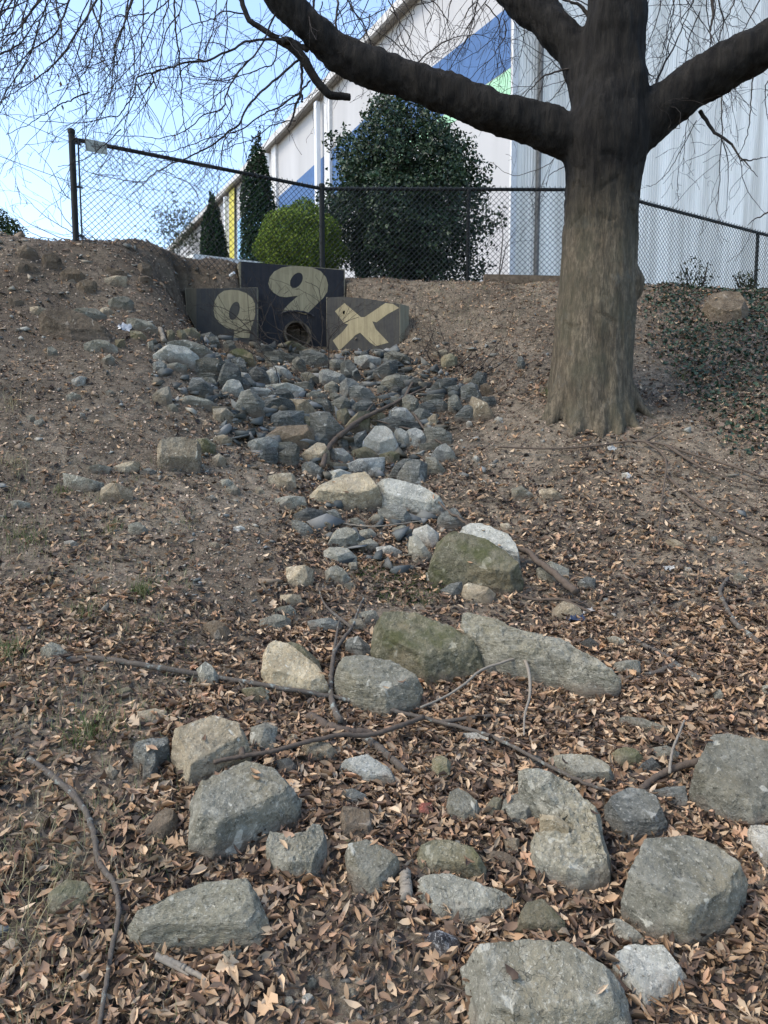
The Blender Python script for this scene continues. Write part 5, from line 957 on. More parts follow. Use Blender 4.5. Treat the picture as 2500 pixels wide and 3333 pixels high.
def cone(P):
    z = P[:, 2].clip(-.99, .99); f = (1 - .86 * np.clip((z - .1) / .9, 0, 1) ** 2.6) / np.sqrt(1.06 - z * z); return P * np.stack([f, f, np.ones(len(P))], 1)
for x, yt, d, wd, sd_, lab in ((555, 298, 17, 76, 8, 'taller narrow dark green columnar evergreen left of the round shrub'), (459, 425, 19, 60, 9, 'shorter narrow dark green columnar evergreen beside the yellow band')):
    t_ = D(x, yt, d); hgt = t_[2] - PZ
    bush('columnar_evergreen', lab, 'evergreen', [t_[0], d, PZ + hgt / 2], (wd / 2 * d / 1597 * 1.0, wd / 2 * d / 1597 * 1.0, hgt / 2), 15000, .075, .45, [(.012, .035, .014), (.018, .045, .018), (.008, .024, .01), (.03, .055, .02)], sd_, mt, lump=.2, shape=cone, stems=3, gap=-.3, group='columnar evergreens by the building')
pcx = D(405, 500, 40); bush('pine_tree', 'distant feathery pine behind the roof edge left of the building', 'tree', [pcx[0] - .3, 40, pcx[2] + .2], (1.5, 1.3, 1.3), 1500, .2, .2, [(.05, .07, .04), (.08, .085, .05)], 12, mt, lump=.9, stems=7, z0=PZ)
pcx = D(0, 520, 16); bush('dark_conifer', 'dark evergreen at the left edge beyond the crest', 'evergreen', [pcx[0] - .2, 16, pcx[2] - .1], (.75, .8, .75), 9000, .07, .4, [(.02, .04, .018), (.035, .055, .02), (.05, .07, .02)], 13, mt, lump=.3, stems=4, z0=PZ - .2)
# bare shrubs: behind the left post, around the culvert, stalk by the building
def bare(name, label, cat, lines, z, r0, d0, dens=.5, group=None, mat=None):
    s_ = src(z, [lines[0][0][0]])[0]; p = pt(s_[0], s_[1], lines[0][1]); root = empty(name, p, label, cat, group)
    for l, d in lines: branch(z, l, r0, r0 * .35, d, d + .1, dens, 0, .01, root, 'stem', mat)
    return root
bare('bare_shrub', 'thin leafless shrub behind the left end post of the fence', 'shrub', [([(420,1055),(300,1000),(200,940),(120,860),(65,800)], 9.2), ([(400,1050),(290,960),(240,870),(215,780)], 9.3), ([(380,1060),(250,1020),(120,960),(50,905)], 9.1), ([(500,1080),(420,1040),(350,980),(320,930)], 9.2), ([(310,1050),(200,1030),(120,1000),(60,930)], 9.0), ([(300,860),(270,820),(200,700),(120,620)], 9.0)], 'A', .006, 0, .5)
bare('bare_sapling', 'leafless sapling with a bent stem between the numeral and the letter X', 'sapling', [([(1490,965),(1440,860),(1385,740),(1320,600),(1290,480),(1295,300),(1305,120),(1300,0),(1290,-120)], 8.35)], 'P1', .014, 0, .8)
bare('bare_sapling', 'thin upright bare sapling in front of the painted numeral on the left wing', 'sapling', [([(712,1240),(715,1100),(760,940),(800,720),(845,600),(850,420),(820,260),(760,190),(650,60)], 7.6)], 'P1', .009, 0, .5)
bare('bare_shrub', 'tangle of leafless twigs around the pipe mouth', 'shrub', [([(1010,640),(930,560),(860,470),(750,350)], 8.7), ([(990,650),(800,560),(640,470),(600,370),(480,220)], 8.7), ([(1040,660),(1080,560),(1150,480),(1260,440)], 8.7), ([(760,640),(700,520),(680,400),(660,330)], 8.8), ([(960,650),(900,500),(780,400),(700,380)], 8.6), ([(600,640),(520,520),(430,540),(300,560)], 8.6), ([(720,600),(640,560),(560,450),(420,530),(330,560)], 8.6), ([(1000,700),(1010,560),(1000,420),(990,250),(900,200)], 8.7), ([(650,620),(560,560),(380,400),(220,350)], 8.6)], 'P1' if False else 'HWZ', .007, 0, 1.0)
bare('bare_shrub', 'single black bent stalk standing behind the fence left of the drainpipe', 'shrub', [([(1415,1143),(1455,990),(1470,920),(1540,810)], 10.9), ([(1420,1143),(1450,850),(1440,760)], 10.9)], 'C7', .009, 0, .3)
bare('bare_shrub', 'low tangle of leafless brush on the bank right of the rock pile', 'shrub', [([(870,230),(800,140),(840,20)], 8.3), ([(900,260),(980,140),(1000,0)], 8.3), ([(1000,300),(1150,180),(1250,60)], 8.2), ([(1150,330),(1300,240),(1400,100)], 8.0), ([(950,280),(900,120),(800,40)], 8.3), ([(1250,350),(1450,250),(1600,120)], 7.9), ([(700,300),(750,150),(860,-60)], 8.4)], 'P2', .008, 0, 1.2)
bare('bare_shrub', 'dead leafless twigs arching over the middle of the rock pile', 'shrub', [([(1480,980),(1250,760),(1180,560),(1080,380),(900,160)], 7.9), ([(1500,970),(1560,760),(1700,640),(1900,480)], 7.8), ([(1300,1150),(1200,900),(1050,700),(960,560)], 7.5), ([(1480,960),(1330,1000),(1200,1080),(1000,1020)], 7.5), ([(1500,960),(1300,700),(1100,520),(1000,300)], 7.9), ([(1560,1000),(1750,920),(1900,1010),(2000,1150)], 7.6)], 'P1', .007, 0, .8)
# little leafy weeds against the white wall
for i, (x, y, d, w_, h_) in enumerate(((1500, 598, 11.2, .28, .26), (1612, 608, 11.6, .2, .17))):
    p = D(x, y, d); bush('weed_plant', ('leafy weed silhouetted on the white wall, farther from the trunk', 'leafy weed silhouetted on the white wall, beside the right fence post')[i] if i else 'larger leafy weed silhouetted against the white wall right of the trunk', 'weed', p, (w_, .2, h_), 260, .05, .45, [(.02, .03, .012), (.04, .045, .02)], 40 + i, gl, shell=.2, lump=.6, stems=9, z0=p[2] - h_ * 1.3)
# ================================================================ FALLEN BRANCHES
def stick(z, pts, r0, r1, label, mat, side=(), name='fallen_branch', lift=0.0, cat='branch', sub=0, arch=0.0):
    s_ = src(z, pts); P = []
    for i, q in enumerate(s_):
        p = hit(*q); n = GN(np.array([p[0]]), np.array([p[1]]))[0]; tc = np.array([0, 0, CZ]) - p; tc /= np.linalg.norm(tc); t = i / (len(s_) - 1)
        P.append(p + tc * (.05 + lift + arch * 4 * t * (1 - t)))
    P = np.array(P); m_ = len(P) * 9; Q = spline(P, m_); Q += np.array([rv() for _ in range(m_)]) * r0 * .10; R_ = np.linspace(r0, r1, m_) * (1 + .10 * np.sin(np.arange(m_) * 1.9) * np.array([TR.random() for _ in range(m_)]))
    mb = MB(); mb.tube(Q, R_, 10); o = mb.build(name, mat, smooth=True, origin=Q[0]); tag(o, label, cat, 'fallen branches lying on the slope')
    for l in side:
        s2 = src(z, l); P2 = [hit(*q) for q in s2]; tcs = [(np.array([0, 0, CZ]) - p) / np.linalg.norm(np.array([0, 0, CZ]) - p) for p in P2]
        P2 = np.array([p + t * (.05 + lift) for p, t in zip(P2, tcs)]); P2[0] = Q[np.argmin(np.linalg.norm(Q - P2[0], axis=1))]
        MB().tube(spline(P2, 20), np.linspace(r1 * 1.1 + r0 * .25, r1 * .4, 20), 7).build('twig', mat, None, True, origin=Q[0]).parent = o
        ch = o.children[-1] if o.children else None
    bpy.context.view_layer.update()
    for ch in [c for c in bpy.data.objects if c.parent == o]: ch.location = (0, 0, 0)
    return o
m = M('lichened_bark', .9, .2); v = m.coord(); a = m.noise(v, 40, 4, .7); b = m.noise(v, 22, 5, .75)
lich_m = m.done(m.mix(m.ramp(b, [(.56, 0.), (.66, .8)]), m.mix(a, (.05, .043, .035), (.12, .10, .08)), (.25, .28, .25)), m.bump(a, .9, .006))
m = M('brown_stick_bark', .9, .2); v = m.coord(); a = m.noise(v, 40, 4, .7); stk_m = m.done(m.mix(a, (.045, .034, .026), (.13, .10, .075)), m.bump(a, .7, .004))
m = M('bleached_wood', .85, .2); v = m.coord(); a = m.noise(v, 60, 4, .7); ble_m = m.done(m.mix(a, (.13, .11, .085), (.27, .235, .185)), m.bump(a, .5, .003))
stick('D', [(112,1427),(200,1422),(330,1440),(480,1465),(600,1485),(720,1505),(830,1530),(950,1560),(1060,1590),(1160,1640),(1260,1690),(1335,1712)], .0145, .006, 'longest lichen-spotted branch crossing the slope from the left', lich_m, [[(950,1560),(1080,1545),(1200,1560),(1330,1610)]], arch=.04)
stick('Z4', [(450,495),(422,430),(418,340),(430,250),(460,200),(490,160),(510,110),(535,50)], .015, .006, 'upright dark branch leaning across the longest branch', lich_m, [[(430,250),(440,170),(450,120)], [(490,160),(400,80),(370,10)]], lift=.05)
stick('D', [(62,1638),(120,1682),(172,1735),(200,1790),(213,1860),(245,1905),(257,1960),(242,2050),(228,2130),(215,2225)], .0115, .006, 'S-curved grey branch running down the lower left corner', lich_m, [[(172,1735),(150,1700),(110,1690)]])
stick('Z4', [(335,478),(400,510),(470,530),(565,540)], .024, .018, 'short thick brown stick under the upright dark branch', stk_m)
stick('Z4', [(-5,642),(100,620),(200,605),(330,570),(450,545),(550,545),(640,520),(750,480)], .008, .011, 'dark branch lying over the cream boulder and the largest left boulder', stk_m, [[(100,620),(95,570),(100,545)]], lift=.10)
stick('Z4', [(540,558),(600,600),(650,645),(690,682)], .018, .015, 'thick lichened stick pointing down right toward the brick piece', lich_m)
stick('Z4', [(740,445),(830,405),(900,360),(960,310),(1060,275),(1115,257),(1140,215),(1147,183),(1225,203)], .005, .008, 'forked bleached twig leaning on the longest layered slab', ble_m, [[(1115,260),(1130,320),(1133,400),(1115,470),(1112,545)]], lift=.20)
stick('Z2', [(1622,592),(1530,510),(1450,450),(1400,405),(1300,385),(1215,375),(1200,350),(1130,280),(1040,220),(960,140),(860,110)], .024, .005, 'dark bent branch lying over the large smooth olive-grey boulder', stk_m, [[(1300,385),(1250,330),(1150,270)]], lift=.16)
stick('R', [(280,880),(400,915),(540,915),(650,960),(770,1020)], .010, .009, 'dark stick crossing above the small tan stone right of the slab', stk_m, [[(540,915),(650,930),(700,960)]])
stick('R', [(935,1130),(1020,1180),(1100,1220),(1180,1280),(1295,1355)], .013, .018, 'stick crusted with pale blue lichen on the right', lich_m, [[(1150,1270),(1060,1310),(990,1315)]])
stick('R', [(1440,800),(1400,870),(1430,950),(1480,1040),(1550,1100),(1610,1150)], .012, .016, 'grey curved stick at the right edge of the slope', lich_m)
stick('R', [(690,1510),(800,1530),(940,1560),(1060,1550),(1160,1520)], .009, .005, 'thin dark twig below the right end of the longest slab', stk_m, [[(940,1560),(1010,1600),(1060,1640)]])
stick('Z6', [(1130,342),(1200,290),(1290,250),(1385,225)], .012, .016, 'brown stick leaning on the flat-faced right boulder', stk_m)
stick('Z6', [(1250,275),(1260,190),(1290,110),(1312,55)], .006, .004, 'pale upright twig left of the flat-faced right boulder', ble_m, lift=.05)
stick('R', [(200,90),(480,100),(720,85),(930,60),(1100,80),(1250,130),(1450,190),(1660,262)], .008, .009, 'long dark branch lying just in front of the tree roots', stk_m, [[(1000,60),(1080,120),(1110,190),(1090,340),(1060,620)], [(1000,60),(1110,0)], [(1100,80),(1300,200),(1500,280),(1659,300)]], lift=.05)
stick('R', [(1110,250),(1250,370),(1400,470),(1500,530),(1700,620)], .013, .010, 'root-like brown stick down the bank right of the tree', stk_m)
stick('P2', [(0,890),(200,740),(400,640),(600,540),(800,440)], .026, .010, 'thick dead branch slanting over the rock pile', stk_m, [[(400,640),(250,700),(280,640),(330,580)], [(600,540),(700,380),(880,400)]], lift=.15)
stick('P2', [(940,955),(860,900),(780,820),(680,680)], .008, .012, 'thin stick on the right half of the rock pile', stk_m, [[(790,870),(600,810),(280,725)]], lift=.08)
stick('P1', [(1245,1160),(1290,1000),(1400,870),(1560,780)], .024, .018, 'stub of dark branch rising from the lower rock pile', stk_m, lift=.14)
stick('P2', [(165,0),(100,90),(60,200),(20,330)], .007, .005, 'bleached stick leaning at the foot of the letter X', ble_m, lift=.1)
stick('Z2', [(515,262),(600,285),(700,295),(780,290),(930,270)], .006, .004, 'thin twig below the tan-cream boulder', ble_m, lift=.05)
stick('Z5', [(700,1120),(800,1160),(860,1190),(930,1232)], .010, .006, 'split bark strip below the wedge-shaped slab', ble_m, [[(720,1130),(800,1180),(850,1210)]])
stick('ZL', [(962,680),(972,715),(985,755)], .022, .026, 'short pale upright wood chunk left of the culvert wall', ble_m, name='wood_chunk', cat='wood')
stick('Z6', [(150,688),(155,740),(152,795)], .018, .020, 'short pale wood chunk standing right of the pointed grey stone', ble_m, name='wood_chunk', cat='wood')
tag(MB().tube([hit(*src('P1', [(35, 1140)])[0]) + [0, -.02, .03], hit(*src('P1', [(75, 1140)])[0]) + [0, -.02, .035], hit(*src('P1', [(120, 1146)])[0]) + [0, -.02, .03]], [.012, .03, .012], 12).build('tennis_ball_skin', plain('lime_felt', (.35, .42, .03), .9, .1, (60, .2))), 'lime green scrap lying against the square tan-grey boulder', 'litter').name = 'green_scrap'
# crumpled litter
for z, q, c, s_, lab in (('ZL', (750, 690), (.25, .27, .29), .06, 'crumpled silvery plastic wrapper left of the culvert wall'), ('R', (625, 1045), (.02, .03, .06), .045, 'dark blue shiny wrapper in the leaves below the small tan stone'), ('R', (690, 1005), (.30, .28, .25), .03, 'small white wrapper beside the dark stick'), ('P2', (590, 965), (.3, .29, .27), .05, 'torn white paper scrap beside the brightest pile stone'), ('R', (820, 115), (.3, .3, .28), .035, 'white plastic scrap at the foot of the tree'), ('R', (1130, 770), (.3, .3, .28), .03, 'thin white scrap on the right slope')):
    p = hit(*src(z, [q])[0]); r_ = np.random.default_rng(int(q[0])); g_ = 9; X, Y = np.meshgrid(np.linspace(-1, 1, g_), np.linspace(-1, 1, g_)); Zz = r_.normal(0, .22, X.shape); n = GN(np.array([p[0]]), np.array([p[1]]))[0]
    V = np.stack([p[0] + X * s_ * (1 + .2 * r_.normal(size=X.shape)), p[1] + Y * s_ * .7 + .02, p[2] + .03 + Zz * s_ - (n[0] * X + n[1] * Y * .7) * s_ / n[2]], -1).reshape(-1, 3)
    ix = np.arange(g_ * g_).reshape(g_, g_); tag(mesh_obj('plastic_wrapper', V, np.stack([ix[:-1, :-1], ix[:-1, 1:], ix[1:, 1:], ix[1:, :-1]], -1).reshape(-1, 4), plain('wrapper', c, .3, .5), origin=p), lab, 'litter')
# ================================================================ LITTER, PEBBLES, GRASS, IVY
dn1, dn2 = VN(21), VN(22)
def field(n, seed, x0=-4.6, x1=5.0, y0=1.25, y1=10.2, bias=1.0):
    r_ = np.random.default_rng(seed); d = y0 + (y1 - y0) * r_.random(n) ** bias; hw_ = .72 * d + .7; X = (r_.random(n) * 2 - 1) * hw_; Z = H(X, d); P = np.stack([X, d, Z], 1); q = proj(P)
    keep = (q[:, 0] > -700) & (q[:, 0] < 2400) & (q[:, 1] < 2900); return P[keep], q[keep], r_
def dens(q, P):
    x, y = q[:, 0], q[:, 1]; w_ = np.full(len(x), .55)
    w_ = np.where(y > 1500, 1.0, w_); w_ = np.where((y > 1250) & (y <= 1500), np.where(x > 560, .95, .33), w_)
    w_ = np.where((y > 1000) & (y <= 1250), np.where(x < 600, .2, np.where(x < 1050, .75, .5)), w_); w_ = np.where((y > 760) & (y <= 1000), np.where(x < 520, .22, np.where(x < 1000, .55, .45)), w_)
    w_ = np.where((y > 600) & (y <= 760), np.where(x < 400, .10, np.where(x < 900, .3, .25)), w_); w_ = np.where(y <= 600, .05, w_)
    w_ = np.where((x < 330) & (y > 1330) & (y < 1640), .42, w_); w_ = np.where((x > 560) & (x < 960) & (y > 2080), .5, w_); w_ = np.where((x < 420) & (y > 1000) & (y < 1330), .32, w_)
    w_ = np.where((x > 1050) & (x < 1240) & (y > 880) & (y < 1010), .15, w_); w_ = np.where((x > 1350) & (y > 880) & (y < 1000) & (x < 1560), .15, w_)
    pn = .5 + .9 * dn1(P[:, 0] * 1.6, P[:, 1] * 1.6) + .6 * dn2(P[:, 0] * 5, P[:, 1] * 5); return w_ * np.clip(.75 + .75 * pn, .15, 1.6)
LCOL = np.array([(.40, .335, .24), (.31, .25, .175), (.25, .17, .10), (.31, .225, .14), (.17, .115, .07), (.42, .335, .225), (.11, .075, .05), (.26, .185, .125), (.19, .145, .105), (.34, .25, .155), (.06, .042, .03), (.32, .215, .14), (.05, .036, .026)]) * np.array([1.30, 1.17, 1.08])
dlm = leaf_mat('dead_leaf', .65, .2, .35)
def lobed(P, Nn, size, col, seed):
    r_ = np.random.default_rng(seed); n = len(P); a = r_.normal(size=(n, 3)); a -= (a * Nn).sum(1)[:, None] * Nn; a /= np.linalg.norm(a, axis=1)[:, None]; b = np.cross(Nn, a)
    out = np.array([(-.5, 0), (-.3, .12), (-.12, .34), (-.02, .13), (.14, .42), (.2, .12), (.36, .26), (.5, 0), (.36, -.26), (.2, -.12), (.14, -.42), (-.02, -.13), (-.12, -.34), (-.3, -.12)]); s = size[:, None, None]
    V = P[:, None] + s * (out[None, :, :1] * a[:, None] + out[None, :, 1:] * b[:, None]) + Nn[:, None] * s * (r_.uniform(-.1, .16, (n, 14, 1)) + .5 * (np.abs(out[None, :, 1:]) * r_.uniform(-.3, .8, (n, 1, 1))))
    V = np.concatenate([P[:, None], V], 1).reshape(-1, 3); f = np.array([(0, 1 + i, 1 + (i + 1) % 14) for i in range(14)]); return V, (f[None] + np.arange(n)[:, None, None] * 15).reshape(-1, 3), np.repeat(col, 15, 0)
def litter(n, seed, smin, smax, asp, keepf, name, label=None, bias=1.0, lift=(.004, .03), tiltsd=.42, cols=LCOL, y0=1.25, y1=10.2, bright=(.4, 1.25)):
    P, q, r_ = field(n, seed, bias=bias, y0=y0, y1=y1); k = r_.random(len(P)) < keepf(q, P); P = P[k]; n = len(P)
    Nn = GN(P[:, 0], P[:, 1]) + r_.normal(0, tiltsd, (n, 3)); Nn /= np.linalg.norm(Nn, axis=1)[:, None]; P[:, 2] += r_.uniform(*lift, n)
    cl = cols[r_.integers(0, len(cols), n)] * r_.uniform(*bright, (n, 1)); V, F, C = cards(P, Nn, smin + (smax - smin) * r_.random(n) ** 1.2, asp, cl, seed + 1, .3)
    if smax > .03:
        k = r_.random(n) < .03; V2, F2, C2 = lobed(P[k] + [0, 0, .006], Nn[k], r_.uniform(.04, .075, k.sum()), cl[k], seed + 2); F = np.concatenate([F, F2 + len(V)]); V = np.concatenate([V, V2]); C = np.concatenate([C, C2])
    return mesh_obj(name, V, F, dlm, col=C), n
o, n = litter(62000, 31, .022, .062, .32, lambda q, P: dens(q, P) * 1.0, 'leaf_litter', y0=.9, y1=4.2, bias=.8); tag(o, 'tan and brown dead leaves covering the lower ground', 'leaf litter', kind='stuff'); print('leaves', n)
o, n = litter(70000, 33, .022, .062, .32, lambda q, P: dens(q, P) * .9, 'leaf_litter', y0=4.0, y1=10.0, bias=.9); tag(o, 'tan and brown dead leaves scattered over the upper slope', 'leaf litter', kind='stuff'); print('leaves', n)
BC = np.array([(.16, .13, .10), (.27, .22, .17), (.08, .06, .045), (.42, .36, .28), (.19, .14, .10), (.05, .038, .028)])
o = (lambda P, r_: mesh_obj('leaf_litter', *(lambda v: (v[0], v[1], dlm, None, False, v[2]))(cards(P, (lambda q: q / np.linalg.norm(q, axis=1)[:, None])(np.array([0, -.5, 1.]) + r_.normal(0, .3, (len(P), 3))), r_.uniform(.035, .055, len(P)), .36, LCOL[r_.integers(0, len(LCOL), len(P))], 77))))(np.array(TOPL), np.random.default_rng(76)); tag(o, 'few dead leaves lying on top of the boulders', 'leaf litter', kind='stuff')
o, n = litter(115000, 35, .008, .028, .55, lambda q, P: np.clip(1.15 - .5 * dens(q, P), .2, 1), 'soil_debris', bias=.75, lift=(.0, .010), cols=BC * np.array([1.3, 1.17, 1.1])); tag(o, 'crumbs of bark, leaf and soil on the bare ground', 'debris', kind='stuff'); print('debris', n)
RC = np.array([(.05, .035, .025), (.08, .055, .038), (.10, .075, .055), (.035, .026, .02)])
o, n = litter(38000, 37, .03, .075, .45, lambda q, P: dens(q, P) ** 1.5, 'leaf_litter', y0=1.25, y1=8.5, bias=.8, lift=(-.004, .006), tiltsd=.18, cols=RC); tag(o, 'dark rotted leaves matted under the fresh litter', 'leaf litter', kind='stuff')
# pebbles
ico = []; t_ = (1 + 5 ** .5) / 2
BV = np.array([(i, j, k) for i in (-1, 1) for j in (-1, 1) for k in (-1, 1)]) * .72; BF = np.array([(0, 1, 3), (0, 3, 2), (4, 6, 7), (4, 7, 5), (0, 4, 5), (0, 5, 1), (2, 3, 7), (2, 7, 6), (0, 2, 6), (0, 6, 4), (1, 5, 7), (1, 7, 3)])
IV = np.array([(-1, t_, 0), (1, t_, 0), (-1, -t_, 0), (1, -t_, 0), (0, -1, t_), (0, 1, t_), (0, -1, -t_), (0, 1, -t_), (t_, 0, -1), (t_, 0, 1), (-t_, 0, -1), (-t_, 0, 1)]) / math.hypot(1, t_)
IF = np.array([(0, 11, 5), (0, 5, 1), (0, 1, 7), (0, 7, 10), (0, 10, 11), (1, 5, 9), (5, 11, 4), (11, 10, 2), (10, 7, 6), (7, 1, 8), (3, 9, 4), (3, 4, 2), (3, 2, 6), (3, 6, 8), (3, 8, 9), (4, 9, 5), (2, 4, 11), (6, 2, 10), (8, 6, 7), (9, 8, 1)])
HP = []
for sd_ in range(14):
    r_ = np.random.default_rng(900 + sd_); bm = bmesh.new()
    for q in r_.normal(size=(int(r_.integers(6, 8)), 3)): q = q / np.linalg.norm(q) * r_.uniform(.8, 1.25) * np.array([1.35, .9, .6]); bm.verts.new(tuple(q))
    bmesh.ops.convex_hull(bm, input=bm.verts); bmesh.ops.delete(bm, geom=[v_ for v_ in bm.verts if not v_.link_faces], context='VERTS'); bmesh.ops.triangulate(bm, faces=bm.faces); bm.verts.index_update()
    HP.append((np.array([v_.co[:] for v_ in bm.verts]), np.array([[v_.index for v_ in f_.verts] for f_ in bm.faces]))); bm.free()
def pebbles(n, seed, smin, smax, keepf, bias=1.0, y0=1.25, y1=10.2, cols=None, up=.15, pw=4):
    P, q, r_ = field(n, seed, bias=bias, y0=y0, y1=y1); k = r_.random(len(P)) < keepf(q, P); P = P[k]; n = len(P); s = smin + (smax - smin) * r_.random(n) ** pw
    Vs, Fs, Cs, k0 = [], [], [], 0
    PC = np.array([(.20, .20, .175), (.16, .165, .155), (.23, .20, .155), (.26, .245, .205), (.12, .115, .10), (.22, .17, .12)]); cl = PC[r_.integers(0, 6, n)] * r_.uniform(.6, 1.25, (n, 1))
    if cols is not None: cl = np.array(cols)[r_.integers(0, len(cols), n)] * r_.uniform(.6, 1.3, (n, 1))
    which = r_.integers(0, len(HP), n)
    for w_ in range(len(HP)):
        ii = np.where(which == w_)[0]; hv, hf = HP[w_]; m_ = len(ii)
        if not m_: continue
        q_ = r_.normal(size=(m_, 3)) * [.35, .35, 1]; th = r_.uniform(0, 6.28, m_); rx = r_.normal(0, .8, m_); c, s1 = np.cos(th), np.sin(th); cx_, sx_ = np.cos(rx), np.sin(rx)
        v_ = hv[None] * r_.uniform(.75, 1.25, (m_, 1, 3)) * s[ii][:, None, None]; y_ = v_[..., 1] * cx_[:, None] - v_[..., 2] * sx_[:, None]; z_ = v_[..., 1] * sx_[:, None] + v_[..., 2] * cx_[:, None]
        v_ = np.stack([v_[..., 0] * c[:, None] - y_ * s1[:, None], v_[..., 0] * s1[:, None] + y_ * c[:, None], z_ + (s[ii] * up)[:, None]], -1) + P[ii][:, None]
        Vs.append(v_.reshape(-1, 3)); Fs.append((hf[None] + np.arange(m_)[:, None, None] * len(hv)).reshape(-1, 3) + k0); Cs.append(np.repeat(cl[ii], len(hv), 0)); k0 += m_ * len(hv)
    return mesh_obj('gravel', np.concatenate(Vs), np.concatenate(Fs), gm, smooth=False, col=np.concatenate(Cs)), n
gm = leaf_mat('gravel_stone', .85, 0, .25)
def gk(q, P):
    x, y = q[:, 0], q[:, 1]; w_ = np.where((x > 520) & (x < 980) & (y > 2040), 1., .10); w_ = np.where((y > 1000) & (y < 1350) & (x > 330) & (x < 680), .75, w_); w_ = np.where((y < 1000) & (y > 500), np.where(x < 500, .7, .3), w_); return np.where((x > 380) & (x < 900) & (y > 760) & (y < 1000), .6, w_)
o, n = pebbles(15000, 41, .006, .028, gk, .85); tag(o, 'small gravel and stone chips on the ground', 'gravel', kind='stuff'); print('gravel', n)
def gk2(q, P): x, y = q[:, 0], q[:, 1]; return np.where((y < 1050) & (y > 740) & (x > 330) & (x < 1080), .9, np.where((y < 740) & (x < 520), .6, .06))
o, n = pebbles(5200, 43, .02, .06, gk2, .8, y0=3.5, y1=9.4); tag(o, 'fist-sized rubble filling the gaps of the rock pile and upper left slope', 'rubble', kind='stuff'); print('rubble', n)
def gk3(q, P):
    x, y = q[:, 0], q[:, 1]; a_ = ((x - 700) / 290) ** 2 + ((y - 870) / 130) ** 2 < 1; b_ = (np.abs(x - 780 - (y - 980) * .25) < 120) & (y > 930) & (y < 1240); c_ = (x > 330) & (x < 600) & (y > 735) & (y < 850)
    return np.where(a_, 1., np.where(b_, .35, np.where(c_, .4, 0.)))
o, n = pebbles(4200, 45, .05, .105, gk3, .9, y0=4.6, y1=9.2, cols=[(.07, .076, .072), (.095, .10, .094), (.125, .125, .112), (.055, .06, .056), (.10, .088, .065), (.15, .15, .14)], up=.2, pw=1.5); tag(o, 'broken angular rubble packed between the larger stones of the pile', 'rubble', kind='stuff'); o.name = 'rubble'; print('rubble fill', n)
# grass
def blades(P, n, ln_, spread, cols, seed, w_=.0022):
    r_ = np.random.default_rng(seed); V = []; F = []; C = []
    base = np.repeat(P, n, 0) + r_.normal(0, spread, (len(P) * n, 3)) * [1, 1, 0]; base[:, 2] = H(base[:, 0], base[:, 1]); N_ = len(base); a = r_.uniform(0, 6.28, N_); L = ln_ * r_.uniform(.5, 1.2, N_); lean = r_.uniform(.2, 1.1, N_)
    d = np.stack([np.cos(a), np.sin(a), np.zeros(N_)], 1); sd_ = np.stack([-np.sin(a), np.cos(a), np.zeros(N_)], 1) * w_; K = 5; Vs = []
    for k in range(K):
        t = k / (K - 1); c = base + d * (L * lean * t ** 1.5 * .8)[:, None] + np.array([0, 0, 1.]) * (L * (t - .45 * lean * t ** 2.2))[:, None]; wk = (1 - t * .85); Vs += [c - sd_ * wk, c + sd_ * wk]
    V = np.stack(Vs, 1).reshape(-1, 3); f = np.array([[2 * k, 2 * k + 1, 2 * k + 3, 2 * k + 2] for k in range(K - 1)]); F = (f[None] + np.arange(N_)[:, None, None] * 2 * K).reshape(-1, 4)
    cl = np.array(cols)[r_.integers(0, len(cols), N_)] * r_.uniform(.7, 1.3, (N_, 1)); return V, F, np.repeat(cl, 2 * K, 0)
gsm = leaf_mat('grass_blade', .6, .3, .3); GC = [(.07, .11, .03), (.10, .13, .04), (.25, .22, .12), (.30, .26, .16)]
TUF = [('D', (305, 1285), 120, .11, .03, 'brightest green grass tuft on the left slope above the long branch'), ('D', (180, 1330), 70, .09, .05, 'yellowing grass tuft left of the brightest tuft'), ('D', (10, 1420), 140, .11, .06, 'green grass clump cut by the left edge above the long branch'), ('D', (135, 1065), 60, .08, .03, 'small grass tuft next to the long curved stone on the left'),
 ('D', (60, 1165), 120, .10, .08, 'broad dull green grass patch at the left edge'), ('D', (200, 1600), 130, .11, .05, 'grass tuft in leaves above the S-curved branch'), ('D', (245, 1140), 60, .08, .04, 'thin grass tuft in bare soil on the upper left slope'), ('D', (648, 1120), 70, .10, .04, 'dry grass hanging over the left bank of the gully'), ('D', (20, 880), 70, .12, .06, 'pale dry grass at the left edge high on the slope'), ('D', (30, 1010), 70, .12, .06, 'dry straw-coloured grass at the left edge above the dull patch'),
 ('D', (70, 1900), 120, .12, .12, 'straw-coloured grass among leaves at the lower left edge'), ('D', (60, 2080), 100, .12, .12, 'sparse dry grass in the bottom left corner'), ('D', (1475, 815), 40, .10, .04, 'small bright green plant on the ivy bank'), ('D', (1180, 855), 50, .09, .03, 'small green sprig at the left foot of the trunk')]
for i, (z, q, n, l, s_, lab) in enumerate(TUF):
    p = hit(*src(z, [q])[0]); dry = 'dry' in lab or 'straw' in lab; V, F, C = blades(p[None], n, l, s_, GC[2:] if dry else GC[:3], 60 + i); o = mesh_obj('grass_tuft', V, F, gsm, col=C, origin=p); tag(o, lab, 'grass tuft', 'grass tufts on the slope')
    if s_ > .07: tag(o, kind='stuff'); o.name = 'grass_patch'
P, q, r_ = field(9000, 51); k = ((q[:, 0] < 420) & (q[:, 1] > 1000) & (r_.random(len(P)) < .45 + .4 * (dn1(P[:, 0] * 2, P[:, 1] * 2) > .2))) | ((q[:, 0] > 900) & (q[:, 0] < 1210) & (q[:, 1] > 610) & (q[:, 1] < 700) & (r_.random(len(P)) < .5)); P = P[k]
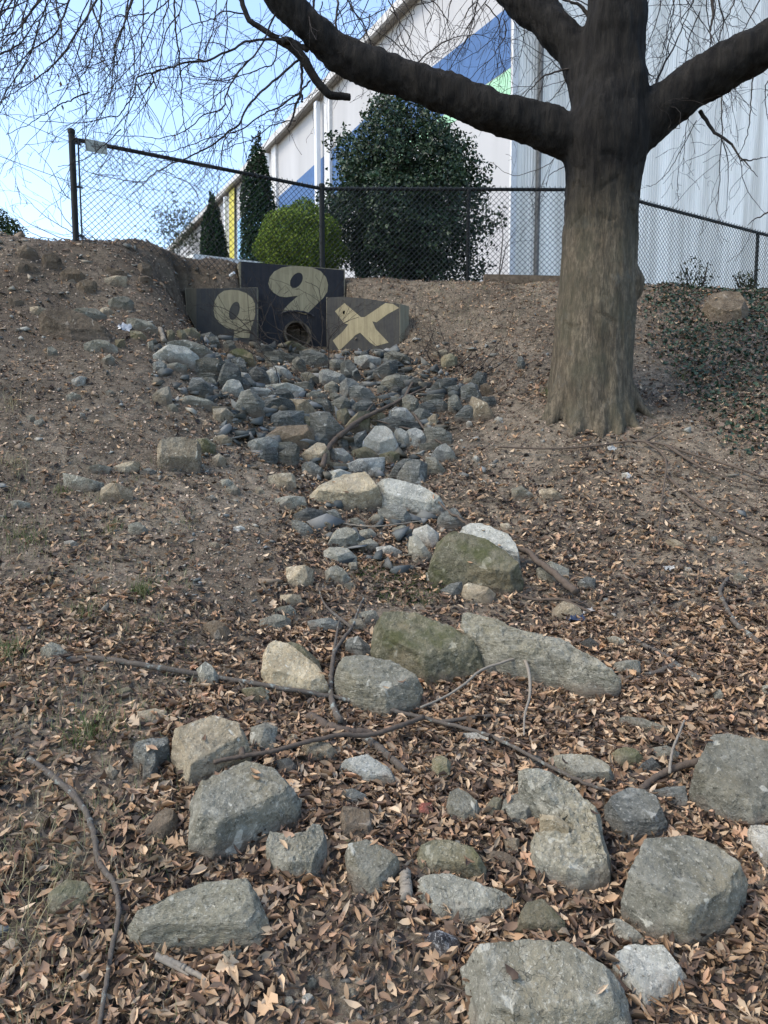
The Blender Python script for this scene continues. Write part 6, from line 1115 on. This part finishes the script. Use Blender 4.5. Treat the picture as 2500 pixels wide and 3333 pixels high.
V, F, C = blades(P, 7, .07, .03, [(.12, .15, .06), (.16, .17, .08), (.25, .22, .13), (.32, .27, .18)], 52, .0018); tag(mesh_obj('grass', V, F, gsm, col=C), 'sparse short dry grass on the left slope and crest', 'grass', kind='stuff')
# moss under the olive boulder
P, q, r_ = field(60000, 53, y0=4, y1=6); x, y = q[:, 0], q[:, 1]; k = (((x - 885) / 75) ** 2 + ((y - 1270) / 40) ** 2 < 1 + .7 * dn2(P[:, 0] * 6, P[:, 1] * 6)) | (((x - 800) / 60) ** 2 + ((y - 1225) / 30) ** 2 < .8) | (((x - 970) / 50) ** 2 + ((y - 1480) / 14) ** 2 < 1); P = P[k]
V, F, C = blades(P, 3, .022, .012, [(.05, .085, .012), (.035, .06, .012), (.07, .10, .02)], 54, .0022); tag(mesh_obj('moss', V, F, gsm, col=C), 'dark green moss in the gully under the large olive-grey boulder', 'moss', kind='stuff')
# ivy bank
P, q, r_ = field(85000, 55, y0=5.5, y1=11.2, bias=.6); x, y = q[:, 0], q[:, 1]
k = (x > 1370) & (y > 618) & (y < 985) & (r_.random(len(P)) < np.clip((x - 1385 - np.maximum(0, y - 760) * .75) / 70, 0, 1)) & (((x - 1565) / 55) ** 2 + ((y - 668) / 34) ** 2 > 1); P = P[k]; n = len(P); hh_ = r_.random(n); P[:, 2] += .01 + .06 * hh_ * (.6 + .5 * dn2(P[:, 0] * 4, P[:, 1] * 4))
Nn = GN(P[:, 0], P[:, 1]) + r_.normal(0, .55, (n, 3)); Nn /= np.linalg.norm(Nn, axis=1)[:, None]
IC = np.array([(.018, .04, .02), (.026, .052, .026), (.012, .028, .016), (.035, .06, .03), (.14, .10, .07), (.09, .06, .04)]); cl = IC[r_.integers(0, 6, n)] * r_.uniform(.6, 1.4, (n, 1))
V, F, C = cards(P, Nn, r_.uniform(.025, .055, n), .75, cl, 56); tag(mesh_obj('ivy', V, F, leaf_mat('ivy_leaf', .5, .1, .35), col=C), 'dark glossy ivy covering the bank right of the trunk', 'ivy', kind='stuff'); print('ivy', n)
# thin twigs on the ground
tw = Tw(); P, q, r_ = field(2600, 57); TR.seed(9)
for p, qq in zip(P, q):
    if TR.random() > (.9 if qq[0] > 600 else .45): continue
    a = TR.uniform(0, 6.28); L = TR.uniform(.06, .32); pts = []
    for t in np.linspace(-.5, .5, 6):
        x = p[0] + math.cos(a) * L * t + TR.gauss(0, .006); y = p[1] + math.sin(a) * L * t + TR.gauss(0, .006); pts.append((x, y, float(H(x, y)) + .012 + TR.random() * .015))
    tw.tube(np.array(pts), np.linspace(.0028, .0014, 6), 4)
o = tw.build('twigs', stk_m, None); tag(o, 'thin fallen twigs scattered over the slope', 'twigs', kind='stuff')
print('objects', len(bpy.data.objects))
